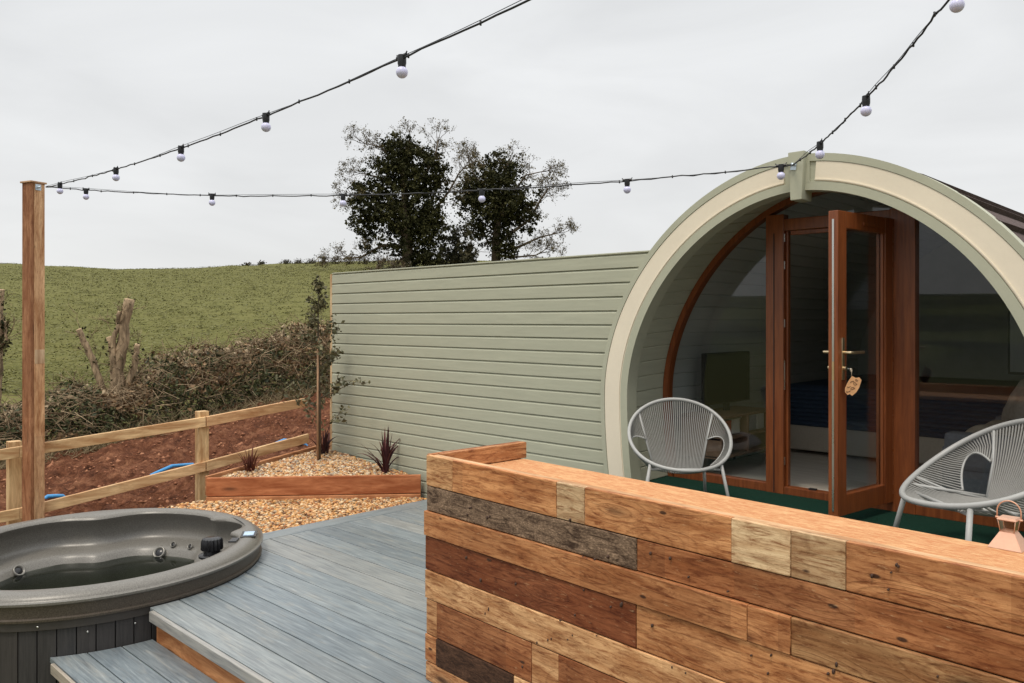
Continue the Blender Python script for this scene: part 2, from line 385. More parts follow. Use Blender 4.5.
# ---------------------------------------------------------------- terrain (polar sheet round the viewpoint)
def lerp_tab(tab, x):
    if x <= tab[0][0]: return tab[0][1]
    for (a, va), (b, vb) in zip(tab[:-1], tab[1:]):
        if x <= b:
            f = (x - a) / (b - a); f = f * f * (3 - 2 * f)
            return va + (vb - va) * f
    return tab[-1][1]
SKYL = [(-90, 250), (0, 263), (60, 266), (120, 269), (180, 268), (240, 265), (330, 262), (420, 260), (600, 262), (900, 285)]
def ground_z(x, y):
    s = x * FW.x + y * FW.y; t = x * RT.x + y * RT.y
    r = math.hypot(s, t); az = math.degrees(math.atan2(t, s))      # 0 straight ahead, minus is left
    px = 512 + F_PX * math.tan(math.radians(max(-60, min(60, az))))
    w = max(0.0, min(1.0, (60 - abs(az + 15)) / 25)); w = w * w * (3 - 2 * w)
    cs = max(.35, math.cos(math.radians(az)))
    sk = lerp_tab(SKYL, px); crest = CAM_H + (YH - sk) / F_PX * 85
    hb = lerp_tab([(-200, 9.5), (0, 10.1), (200, 12.5), (300, 14.6), (500, 19.0), (900, 24)], px)
    hz = lerp_tab([(-200, -.45), (0, -.33), (200, -.08), (300, .15), (500, .45), (900, .6)], px)
    ss = r * cs
    zA = lerp_tab([(0, -.85), (3.4, -.85), (6.3, -.80), (7.3, -.30), (hb, hz), (hb + 3.5, hz + .35), (45, hz + (crest - hz) * .50), (85, crest), (150, crest - 7), (400, -12), (900, -10)], ss)
    # the climb has to be near linear to stay below the crest line of sight
    if hb + 3.5 < ss < 85:
        f = (ss - hb - 3.5) / (85 - hb - 3.5); zA = (hz + .35) + (crest - hz - .35) * (f ** .92)
    zB = lerp_tab([(0, -.85), (12, -.8), (40, -4), (120, -16), (300, -8), (520, 8), (750, 17), (1200, 4)], r)
    zB += 6 * math.sin(az * .05 + 1) * min(1, r / 500)
    z = zA * w + zB * (1 - w)
    return z
def build_terrain():
    rs = [0.0] + list(np.geomspace(1.2, 14, 46)) + list(np.geomspace(14.4, 100, 90)) + list(np.geomspace(105, 1500, 34))
    azs = list(np.linspace(-75, 45, 260)) + list(np.linspace(46, 284, 130))
    bm = bmesh.new(); g = []
    c = bm.verts.new((0, 0, ground_z(0.01, 0)))
    for r in rs[1:]:
        row = []
        for a in azs:
            q = FW * (r * math.cos(math.radians(a))) + RT * (r * math.sin(math.radians(a)))
            z = ground_z(q.x, q.y)
            if 8 < r < 14: z += .05 * mnoise.noise(Vector((q.x * 1.7, q.y * 1.7, 0)))
            if r >= 14: z += (.10 * mnoise.noise(Vector((q.x * .9, q.y * .9, 3))) + .12 * mnoise.noise(Vector((q.x * .06, q.y * .06, 5)))) * min(1, (r - 14) / 10)
            row.append(bm.verts.new((q.x, q.y, z)))
        g.append(row)
    n = len(azs)
    for k in range(n): bm.faces.new((c, g[0][k], g[0][(k + 1) % n]))
    for a, b in zip(g[:-1], g[1:]):
        for k in range(n): bm.faces.new((a[k], b[k], b[(k + 1) % n], a[(k + 1) % n]))
    k = NM('pasture', .9, .1)
    v = k.coord('Object'); n1 = k.noise(v, 1.5, 7, .75, .5); n2 = k.noise(v, .12, 4, .6); n3 = k.noise(v, 6, 5, .7)
    c1 = k.ramp(n1, [(.28, (.088, .090, .026)), (.44, (.118, .118, .036)), (.66, (.148, .140, .048))])
    c2 = k.mix(k.ramp(n2, [(.4, 0.0), (.65, .5)]), c1, (.120, .118, .038))
    c3 = k.mix(k.ramp(n3, [(.35, .25), (.55, 0.0)]), c2, (.085, .08, .027))
    ln_ = k.n('ShaderNodeVectorMath', _operation='LENGTH'); k.l(k.n('ShaderNodeTexCoord').outputs['Object'], ln_.inputs[0])
    far = k.n('ShaderNodeMapRange'); far.inputs[1].default_value = 130; far.inputs[2].default_value = 260; k.l(ln_.outputs['Value'], far.inputs[0])
    n4 = k.noise(v, .012, 5, .6, .4); wd = k.ramp(n4, [(.44, (.028, .036, .022)), (.52, (.075, .09, .035)), (.62, (.11, .12, .05))])
    k.col(k.mix(far.outputs[0], c3, wd)); k.bump(n1, .4, .1)
    return struct(obj('field', bm, k.m, None, smooth=True))
build_terrain()
def tufts():
    """short wind-laid grass clumps over the pasture, as fine blades"""
    n = 52000
    s = 15 + (RNG.random(n) ** 1.5) * 72; px = np.where(RNG.random(n) < .55, RNG.uniform(-40, 560, n), RNG.uniform(-1100, -40, n)); t = (px - 512) / F_PX * s
    X = s * FW.x + t * RT.x; Y = s * FW.y + t * RT.y
    Z = np.array([ground_z(a, b) for a, b in zip(X, Y)])
    cl = np.array([mnoise.noise(Vector((a * 1.6, b * 1.6, 2))) for a, b in zip(X, Y)])
    keep = (cl > -.45); X, Y, Z, s, cl = X[keep], Y[keep], Z[keep], s[keep], cl[keep]; n = len(X)
    P = np.stack([X, Y, Z + .02], 1); V = []; C = []
    for kk in range(3):
        a = RNG.uniform(0, 2 * math.pi, n); h = RNG.uniform(.015, .045, n) * (.8 + cl); wd = .02 + .0010 * s
        d = np.stack([np.cos(a), np.sin(a), np.zeros(n)], 1) * wd[:, None] * .5
        lean = np.stack([RNG.normal(size=n) * .08 + .05, RNG.normal(size=n) * .08, h], 1)
        o = P + RNG.normal(size=(n, 3)) * np.array([.12, .12, 0])
        V.append(np.stack([o - d, o + d, o + lean], 1))
        g = RNG.random(n)[:, None]
        C.append(np.array([.092, .094, .028]) * (1 - g) + np.array([.158, .150, .052]) * g)
    V = np.concatenate(V).reshape(-1, 3); C = np.concatenate(C)
    o = soup('grass', V, np.arange(len(V)).reshape(-1, 3), M['leaf'], None, C)
    tag(o, 'tufty olive green pasture grass covering the sloping field behind the hedge', 'grass', kind='stuff')
tufts()
def soil():
    """red earth bank between the rail fence and the hedge"""
    bm = bmesh.new(); g = []
    NX, NY = 150, 190
    for i in range(NX):
        row = []
        for j in range(NY):
            y = -1.0 + 12.5 * j / (NY - 1)
            x0 = -7.25; x1 = -12.4 - .26 * (y - 2.82)
            x = x0 + (x1 - x0) * i / (NX - 1)
            z = ground_z(x, y) + .02
            q = Vector((x * 2.2, y * 2.2, 0))
            e_ = min(1, i / 8, (NX - 1 - i) / 6, j / 5, (NY - 1 - j) / 5)
            z += e_ * (.05 + .09 * mnoise.noise(q) + .08 * abs(mnoise.noise(q * 3.1)) + .06 * mnoise.noise(q * 7) + .035 * mnoise.noise(q * 15)) - (1 - e_) * .06
            row.append(bm.verts.new((x, y, z)))
        g.append(row)
    for a, b in zip(g[:-1], g[1:]):
        for k in range(NY - 1): bm.faces.new((a[k], b[k], b[k + 1], a[k + 1]))
    k = NM('red_earth', .95, .1); v = k.coord('Object'); n = k.noise(v, 5, 8, .75, .4); n2 = k.noise(v, 40, 4, .7)
    c = k.ramp(n, [(.34, (.045, .018, .010)), (.50, (.18, .070, .036)), (.68, (.36, .17, .092))])
    k.col(k.mix(k.ramp(n2, [(.4, .5), (.65, 0.0)]), c, (.07, .026, .016))); k.bump(n, 1.0, .09)
    struct(obj('soil_bank', bm, k.m, None, smooth=True))
    # loose clods
    n = 7000; y = RNG.uniform(-.8, 11, n); x = -7.6 - RNG.random(n) * (4.6 + .26 * (y - 2.8)); s_ = RNG.gamma(1.6, .006, n) + .005
    V = []; Q = []; C = []
    octa = np.array([[1,0,0],[-1,0,0],[0,1,0],[0,-1,0],[0,0,1],[0,0,-1]], float); fc = np.array([[0,2,4],[2,1,4],[1,3,4],[3,0,4],[2,0,5],[1,2,5],[3,1,5],[0,3,5]])
    for i in range(n):
        p = octa * (s_[i] * (1 + .35 * RNG.normal(size=(6, 1)))).clip(.005) * np.array([1, 1, .7]) + np.array([x[i], y[i], ground_z(x[i], y[i]) + .09 + .09 * mnoise.noise(Vector((x[i] * 2.2, y[i] * 2.2, 0)))])
        V.append(p); Q.append(fc + 6 * i); g_ = RNG.random(); C.append(np.tile(np.array([.15, .055, .028]) * (1 - g_) + np.array([.38, .18, .10]) * g_, (8, 1)))
    o = soup('soil_clods', np.concatenate(V), np.concatenate(Q), M['twig'], None, np.concatenate(C))
    tag(o, 'loose red brown clods of earth strewn over the bank beyond the rail fence', 'soil', kind='stuff')
soil()

# ---------------------------------------------------------------- branching growth
def grow(base, dirv, length, r, depth, segs, out, up=.1, wob=.25, split=(2, 4), shrink=.68):
    """fills out[0] with (A,B,ra,rb), out[1] with tips"""
    p = Vector(base); d = Vector(dirv).normalized()
    for i in range(segs):
        d = (d + Vector((random.gauss(0, wob), random.gauss(0, wob), random.gauss(0, wob) + up)) * .5).normalized()
        q = p + d * (length / segs); r2 = r * (1 - .45 / segs)
        out[0].append((p.copy(), q.copy(), r, r2, depth)); out[1].append((q.copy(), depth)); p = q; r = r2
        if depth > 0 and i >= segs * .3:
            for _ in range(random.choice(range(split[0] - 1, split[1]))):
                a = d.orthogonal().normalized(); a = Matrix.Rotation(random.uniform(0, 6.28), 3, d) @ a
                nd = (d * random.uniform(.3, .9) + a * random.uniform(.5, 1.0)).normalized()
                grow(p, nd, length * shrink * random.uniform(.6, 1.1), r * .6, depth - 1, segs, out, up, wob, split, shrink)
def sticks_from(name, segs, mat, parent, colr, rmin=0.0):
    A = [s[0] for s in segs]; B = [s[1] for s in segs]
    ra = np.maximum([s[2] for s in segs], rmin); rb = np.maximum([s[3] for s in segs], rmin)
    c = np.array([colr(s) for s in segs])
    return stick_soup(name, A, B, ra, rb, mat, parent, c)
def s_for(px, py, s0=20.0, s1=84.0):
    best = (9e9, s1)
    for s_ in np.linspace(s0, s1, 260):
        p = at_depth(px, py, s_); d = abs(p.z - ground_z(p.x, p.y))
        if d < best[0] - .02: best = (d, s_)
    return float(best[1])
def ivy_tree(px, base_y, s, label, lobes, limbs, seed):
    random.seed(seed); s = s_for(px, base_y); print('TREE', px, s)
    b = at_depth(px, base_y, s); b.z = ground_z(b.x, b.y) - .1
    t = thing('ivy_clad_tree', label, 'tree', b, 0, 'ivy covered trees on the hill')
    k = s / F_PX                                            # metres per picture unit at this distance
    def P(dx, dy, dz=0):                                    # dx right, dy up (picture units at the tree), dz away
        return RT * (dx * k) + Vector((0, 0, dy * k)) + FW * (dz * k)
    bm = bmesh.new()
    for pts, r0, r1 in limbs:
        q = [P(*p) for p in pts]; n = len(q)
        tube(bm, q, r0, 8, radii=[(r0 + (r1 - r0) * i / (n - 1)) * k for i in range(n)])
    obj('trunk', bm, M['bark'], t)
    segs = [[], []]
    for pts, r0, r1 in limbs:
        q = [P(*p) for p in pts]
        for a, c in zip(q[1:-1], q[2:]):
            for _ in range(4):
                dd = (c - a).normalized() + Vector((random.gauss(0, .8), random.gauss(0, .8), random.gauss(0, .5)))
                grow(a.lerp(c, random.random()), dd, 13 * k, .4 * k, 2, 4, segs, .05, .35)
        for _ in range(3): grow(q[-1], q[-1] - q[-2] + Vector((random.gauss(0, .4), random.gauss(0, .4), random.gauss(0, .3))), 14 * k, .38 * k, 2, 4, segs, .05, .35)
    segs2 = segs[0]
    sticks_from('twigs', segs2, M['twig'], t, lambda s_: (.10, .075, .058), .10 * k)
    L = []; C = []
    for dx, dy, rx, ry, n in lobes:
        # small leaf clumps over and inside an uneven mass
        m = int(n / 26)
        for _ in range(m):
            v = Vector((random.gauss(0, 1), random.gauss(0, 1), random.gauss(0, 1))).normalized() * (random.random() ** .33)
            if mnoise.noise(v * 3.1 + Vector((dx * .3, dy * .3, seed + 5))) < -.16: continue
            nn = 1 + .33 * mnoise.noise(v * 2.3 + Vector((dx, dy, seed)))
            c = Vector((v.x * rx, v.y * rx * .9, v.z * ry)) * nn
            ctr = P(dx + c.x, dy + c.z, c.y)
            sp = random.choice((1.0, 1.6, 2.6, 4.5)) * k; tone = random.random()
            for _ in range(26):
                L.append(ctr + Vector((random.gauss(0, sp), random.gauss(0, sp), random.gauss(0, sp * .8))))
                tt = min(1, max(0, tone + random.gauss(0, .22)))
                C.append((.016 + .040 * tt, .018 + .036 * tt, .007 + .012 * tt))
    # sparse leaves along the outer twigs
    tips = [q for q, d in segs[1] if d == 0]; LT = []; CT = []
    for q in random.sample(tips, int(len(tips) * .8)):
        for _ in range(2):
            LT.append(q + Vector((random.gauss(0, 1.2 * k), random.gauss(0, 1.2 * k), random.gauss(0, 1.2 * k)))); tt = random.random(); CT.append((.06 + .07 * tt, .05 + .05 * tt, .018 + .015 * tt))
    leaf_soup('crown', np.array([tuple(p) for p in L]), 1.8 * k, M['leafgloss'], t, np.array(C), aspect=1.2)
    lt = leaf_soup('twig_leaves', np.array([tuple(p) for p in LT]), .95 * k, M['leaf'], t, np.array(CT), aspect=1.2)
    return t
ivy_tree(405, 268, 46, 'taller ivy clad tree, left one of the pair on the hill behind the green fence',
    [(8, 100, 30, 28, 12000), (4, 62, 36, 30, 12000), (6, 28, 28, 28, 9000), (-30, 70, 26, 22, 6500), (-6, 122, 19, 12, 3200), (28, 46, 18, 18, 3200), (-38, 46, 18, 15, 2600), (34, 92, 11, 22, 2400), (-20, 100, 22, 15, 3400), (-36, 22, 12, 10, 500), (20, 8, 20, 10, 2600)],
    [([(2, 0), (3, 25), (0, 60), (-2, 95), (4, 128)], 6, 1.2), ([(2, 30), (-18, 52), (-38, 66), (-52, 74)], 2.6, .6), ([(2, 22), (-22, 24), (-44, 12), (-66, 10)], 2.2, .5),
     ([(0, 70), (18, 92), (30, 112), (33, 128)], 2.2, .5), ([(3, 40), (26, 54), (44, 78), (54, 96), (60, 102)], 1.8, .4), ([(-2, 92), (-14, 112), (-24, 122), (-40, 126)], 1.8, .4), ([(-2, 80), (-26, 92), (-44, 96)], 1.6, .4)], 11)
ivy_tree(496, 266, 45, 'shorter ivy clad tree with open thorny branches, right one of the pair behind the fence',
    [(0, 86, 31, 20, 8500), (-4, 58, 34, 21, 8500), (8, 26, 15, 30, 4800), (20, 62, 20, 20, 4600), (-26, 72, 16, 16, 2800), (33, 46, 12, 17, 900), (-16, 34, 12, 14, 1300), (4, 106, 20, 9, 1300), (42, 74, 9, 10, 260)],
    [([(0, 0), (0, 28), (3, 58), (2, 84), (12, 104)], 5, .8), ([(1, 24), (18, 36), (34, 48), (46, 70), (54, 80)], 2.2, .5), ([(1, 16), (22, 20), (44, 30), (62, 34)], 2, .4),
     ([(3, 58), (-12, 76), (-22, 92), (-26, 104)], 1.8, .4), ([(3, 60), (20, 78), (30, 92), (48, 96)], 1.6, .4), ([(1, 12), (20, 10), (40, 12), (50, 18)], 1.3, .3)], 23)
def bush(px, base_y, s, w, h, n, name, label, cat, group=None, colA=(.02, .022, .010), colB=(.075, .065, .03), seed=1, lf=1.2):
    random.seed(seed); s = s_for(px, base_y); b = at_depth(px, base_y, s); b.z = ground_z(b.x, b.y) - .1; k = s / F_PX
    t = thing(name, label, cat, b, 0, group); L = []; C = []
    for _ in range(max(4, n // 20)):
        v = Vector((random.gauss(0, 1), random.gauss(0, 1), abs(random.gauss(0, 1)))).normalized() * random.random() ** .4
        nn = 1 + .45 * mnoise.noise(v * 2 + Vector((px, seed, 0))); c = Vector((v.x * w * .5, v.y * w * .4, v.z * h)) * nn
        tone = random.random()
        for _ in range(20):
            L.append(RT * (c.x * k) + FW * (c.y * k) + Vector((0, 0, max(0, c.z) * k)) + Vector((random.gauss(0, 1.3 * k), random.gauss(0, 1.3 * k), random.gauss(0, 1.1 * k))))
            g = min(1, max(0, tone + random.gauss(0, .2))); C.append([a * (1 - g) + b_ * g for a, b_ in zip(colA, colB)])
    leaf_soup('foliage', np.array([tuple(p) for p in L]), lf * k, M['leaf'], t, np.array(C), aspect=1.2)
    seg = [[], []]
    for _ in range(8): grow((0, 0, 0), (random.gauss(0, .5), random.gauss(0, .5), 1), h * k * .9, .35 * k, 1, 4, seg, .1, .3)
    sticks_from('stems', seg[0], M['twig'], t, lambda s_: (.07, .05, .035), .12 * k)
bush(457, 267, 45.5, 50, 40, 6500, 'thorn_bush', 'dark rounded thorn bush filling the gap between the two ivy clad trees', 'bush', None, seed=3, lf=1.8)
bush(392, 272, 43, 60, 18, 1500, 'bramble_bush', 'low brown bramble thicket at the foot of the taller ivy clad tree', 'bush', None, (.035, .03, .014), (.13, .09, .05), 4)
for i, (px, w, h) in enumerate([(247, 12, 3), (262, 10, 3.5), (286, 14, 4.5), (299, 12, 5.5), (312, 12, 6), (324, 8, 10), (336, 14, 8), (350, 16, 8), (364, 14, 9), (378, 16, 9)]):
    bush(px, 264, 84, w, h, 260, 'hilltop_bush', 'small dark bush of the row on the skyline left of the ivy clad trees', 'bush', 'dark bushes along the hilltop skyline', seed=30 + i, lf=1.0)
bush(540, 262, 70, 26, 5, 300, 'skyline_bush', 'low dark bush on the hilltop right of the ivy clad trees', 'bush', None, seed=55)

# ---------------------------------------------------------------- hedge and cut stumps
def hedge_pt(y): return Vector((-11.6 - .26 * (y - 2.82), y, 0))
def hedge():
    t = thing('hedge', 'long tangled brown and dark green hedge of cut brambles below the field', 'hedge', (-12.1, 5, 0)); t0 = Vector((-12.1, 5, 0))
    n = 62000; Y = RNG.uniform(-5, 17, n); L = []; C = []
    u = RNG.random(n); v = RNG.random(n); g = RNG.random(n); g2 = RNG.random(n)
    for i in range(n):
        y = Y[i]; p = hedge_pt(y); hh = lerp_tab([(-5, .62), (2.8, .70), (4.4, .80), (5.8, 1.12), (8, 1.2), (17, 1.3)], y)
        hh *= 1 + .26 * mnoise.noise(Vector((y * 1.4, 0, 1))) + .12 * mnoise.noise(Vector((y * 5, 0, 2)))
        z = v[i] ** .8 * hh
        wdt = 1.5 * math.sqrt(max(.06, 1 - (z / hh) ** 3 * .8)) * (1 + .3 * mnoise.noise(Vector((y * 2.3, z * 2.3, 7))))
        x = p.x - .55 + (u[i] - .5) * wdt
        zz = ground_z(x, y) + z
        nn = mnoise.noise(Vector((y * 1.6, z * 2.4, 4))) + .5 * mnoise.noise(Vector((y * 5, z * 5, 9)))
        L.append((x - t0.x, y - t0.y, zz))
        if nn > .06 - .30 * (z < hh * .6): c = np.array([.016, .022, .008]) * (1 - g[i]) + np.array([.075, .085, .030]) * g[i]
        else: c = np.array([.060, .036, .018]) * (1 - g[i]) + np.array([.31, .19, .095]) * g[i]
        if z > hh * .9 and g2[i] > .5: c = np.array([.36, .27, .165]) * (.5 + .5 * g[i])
        C.append(c)
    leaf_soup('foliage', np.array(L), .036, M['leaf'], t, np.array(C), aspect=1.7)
    m = 15000; A = []; B = []; CC = []
    for _ in range(m):
        y = random.uniform(-5, 17); p = hedge_pt(y); hh = lerp_tab([(-5, .62), (2.8, .70), (4.4, .80), (5.8, 1.12), (8, 1.2), (17, 1.3)], y) * (1 + .2 * mnoise.noise(Vector((y * 1.4, 0, 1))))
        x = p.x - .55 + random.uniform(-.75, .8); z = random.random() ** .7 * hh; a = Vector((x, y, ground_z(x, y) + z)) - t0
        d = Vector((random.gauss(0, .6), random.gauss(0, 1.1), random.gauss(.25, .6))).normalized() * random.uniform(.08, .42)
        if (a + d).z > ground_z(x, y) + hh * 1.28: d.z = 0
        A.append(a); B.append(a + d); g_ = random.random() ** 1.6; CC.append(np.array([.08, .052, .028]) * (1 - g_) + np.array([.44, .33, .21]) * g_)
    stick_soup('twigs', A, B, .0055, .0028, M['twig'], t, np.array(CC))
    # long dry grass and bracken spilling at the foot
    A = []; B = []; CC = []
    for _ in range(7000):
        y = random.uniform(-5, 15); p = hedge_pt(y); x = p.x + random.uniform(-.1, .5) ; a = Vector((x, y, ground_z(x, y) + random.uniform(0, .15))) - t0
        d = Vector((random.uniform(-.1, .25), random.gauss(0, .14), random.uniform(.02, .22))); A.append(a); B.append(a + d)
        g_ = random.random(); CC.append(np.array([.12, .10, .045]) * (1 - g_) + np.array([.40, .31, .19]) * g_)
    stick_soup('dry_grass', A, B, .005, .002, M['twig'], t, np.array(CC))
hedge()
def stump(px, s, label, stems, seed, ivy=0):
    random.seed(seed); b = at_depth(px, 380, s); b.z = ground_z(b.x, b.y); k = s / F_PX
    t = thing('pollarded_stump', label, 'tree stump', b)
    bm = bmesh.new()
    for pts, r0, r1 in stems:
        q = [RT * (x * k) + Vector((0, 0, CAM_H + (YH - y) * k - b.z)) + FW * (dz * k) for x, y, dz in pts]
        # finer, knobbly stem
        Q = []; R = []
        for i in range(len(q) - 1):
            for j in range(4): f = j / 4; Q.append(q[i].lerp(q[i + 1], f) + Vector((random.gauss(0, .010), random.gauss(0, .010), 0))); R.append(((r0 + (r1 - r0) * (i + f) / (len(q) - 1)) * random.uniform(.68, .80)) * k)
        Q.append(q[-1]); R.append(r1 * .76 * k)
        tube(bm, Q, .1, 9, radii=R)
        d = (Q[-1] - Q[-2]).normalized(); tube(bm, [Q[-1] - d * .02, Q[-1] + d * .012], R[-1] * .93, 9, mi=1)
    obj('trunk', bm, [M['bark2'], M['cutwood']], t)
    seg = [[], []]
    for pts, r0, r1 in stems:
        for _ in range(12):
            i = random.randrange(len(pts) - 1); f = random.random(); x, y, dz = [pts[i][j] * (1 - f) + pts[i + 1][j] * f for j in range(3)]
            q = RT * (x * k) + Vector((0, 0, CAM_H + (YH - y) * k - b.z)) + FW * (dz * k)
            grow(q, (random.gauss(0, .7), random.gauss(0, .7), random.uniform(.1, 1)), random.uniform(9, 22) * k, .45 * k, 1, 4, seg, .1, .35)
    sticks_from('twigs', seg[0], M['twig'], t, lambda s_: random.choice([(.10, .07, .045), (.36, .27, .17), (.2, .14, .09)]), .17 * k)
    if ivy:
        L = []
        for _ in range(ivy):
            pts, r0, r1 = random.choice(stems); i = random.randrange(len(pts) - 1); f = random.random(); x, y, dz = [pts[i][j] * (1 - f) + pts[i + 1][j] * f for j in range(3)]
            L.append(tuple(RT * ((x + random.gauss(0, 3)) * k) + Vector((0, 0, CAM_H + (YH - y + random.gauss(0, 3)) * k - b.z)) + FW * ((dz + random.gauss(0, 3)) * k)))
        g = RNG.random(len(L))[:, None]; leaf_soup('foliage', np.array(L), 2.2 * k, M['leafgloss'], t, np.array([.015, .02, .008]) * (1 - g) + np.array([.07, .06, .025]) * g)
M['bark2'] = bark('pale_hedge_bark', (.045, .03, .018), (.52, .38, .24), 14)
M['cutwood'] = paint('fresh_cut_wood', (.52, .38, .24), .8, .15, 30)
stump(112, 12.2, 'pollarded stump of several pale sawn stems rising from the hedge',
    [([(4, 400, 0), (8, 360, 0), (12, 325, 0), (17, 300, 1)], 8.5, 6.6), ([(2, 400, 1), (0, 360, 2), (-4, 338, 2)], 5.5, 3.6), ([(-6, 398, 0), (-16, 370, 0), (-25, 348, 0), (-33, 330, 0)], 4.6, 3.8),
     ([(6, 390, -3), (2, 352, -3), (7, 325, -3), (9, 312, -3)], 4.2, 2.6), ([(12, 395, 3), (22, 360, 3), (24, 345, 3)], 4.5, 3.4)], 5, 260)
stump(0, 11.3, 'ivy covered cut stump at the very left edge, before the field',
    [([(-4, 420, 0), (-2, 370, 0), (-1, 320, 0), (1, 290, 0)], 5.5, 4.5), ([(-2, 350, 0), (6, 340, 0), (5, 322, 0)], 2.2, 1.6)], 8, 420)

# ---------------------------------------------------------------- decking
T_DECK = [(.222, .250, .260), (.252, .272, .272), (.198, .228, .243), (.278, .286, .276), (.218, .244, .252)]
def decking():
    b = Boards(); y = 1.834; i = 0; xc, yc, R = -5.6, 1.9, 1.03
    while y < 4.72:
        w = .1695; ym = y + w; ya, yb = y + .0034, ym - .0034
        x1 = 2.4 if (i < 12 or y < 3.95) else -3.35
        def cx(yy): return xc + math.sqrt(max(0, R * R - max(0, yy - yc) ** 2)) if yy < yc + R else -9
        left = [(max(-5.37, cx(yy)), yy) for yy in np.linspace(yb, ya, 7)]
        c = random.choice(T_DECK); f = random.uniform(.88, 1.08)
        b.plate(left + [(x1, ya), (x1, yb)], -.025, 0, tuple(v * f for v in c)); y = ym; i += 1
    b.add((-5.545, 2.90, -.024), (0, 1.9, 0), (.17, 0, 0), (0, 0, .025), (.235, .262, .27), .003)      # border board at the gravel
    b.add((-4.515, 1.808, -.058), (6.91, 0, 0), (0, .027, 0), (0, 0, .056), (.36, .34, .31), .004)    # nosing
    o = b.done('deck', M['deck']); struct(o)
    f = Boards(); f.add((-4.54, 1.86, -.40), (6.9, 0, 0), (0, 0, .34), (0, .03, 0), (.62, .29, .12), .002)
    f.add((-5.53, 2.9, -.20), (0, 1.85, 0), (0, 0, .174), (.03, 0, 0), (.55, .30, .15), .002)
    struct(f.done('deck_fascia', M['sawn']))
decking()
def step():
    t = thing('deck_step', 'grey two board wide timber step below the deck edge beside the hot tub', 'step', (-4.4, 1.6, -.75))
    b = Boards(); xc, yc, R = -5.6, 1.9, 1.02; y = 1.375
    for i in range(3):
        w = .161; ya, yb = y + .003, y + w - .003
        left = [(xc + math.sqrt(R * R - (yc - yy) ** 2) + 4.4, yy - 1.6) for yy in np.linspace(yb, ya, 6)]
        b.plate(left + [(-1.4 + 4.4, ya - 1.6), (-1.4 + 4.4, yb - 1.6)], .565 - .027, .565, random.choice(T_DECK[:3])); y += w
    b.add((-4.64 + 4.4, 1.355 - 1.6, .51), (3.2, 0, 0), (0, .018, 0), (0, 0, .052), (.42, .36, .29), .003)
    b.done('tread', M['deck'], t)
    f = Boards(); f.add((-4.60 + 4.4, 1.385 - 1.6, 0), (3.1, 0, 0), (0, 0, .53), (0, .03, 0), (.62, .29, .12), .002); f.done('riser', M['sawn'], t)
step()

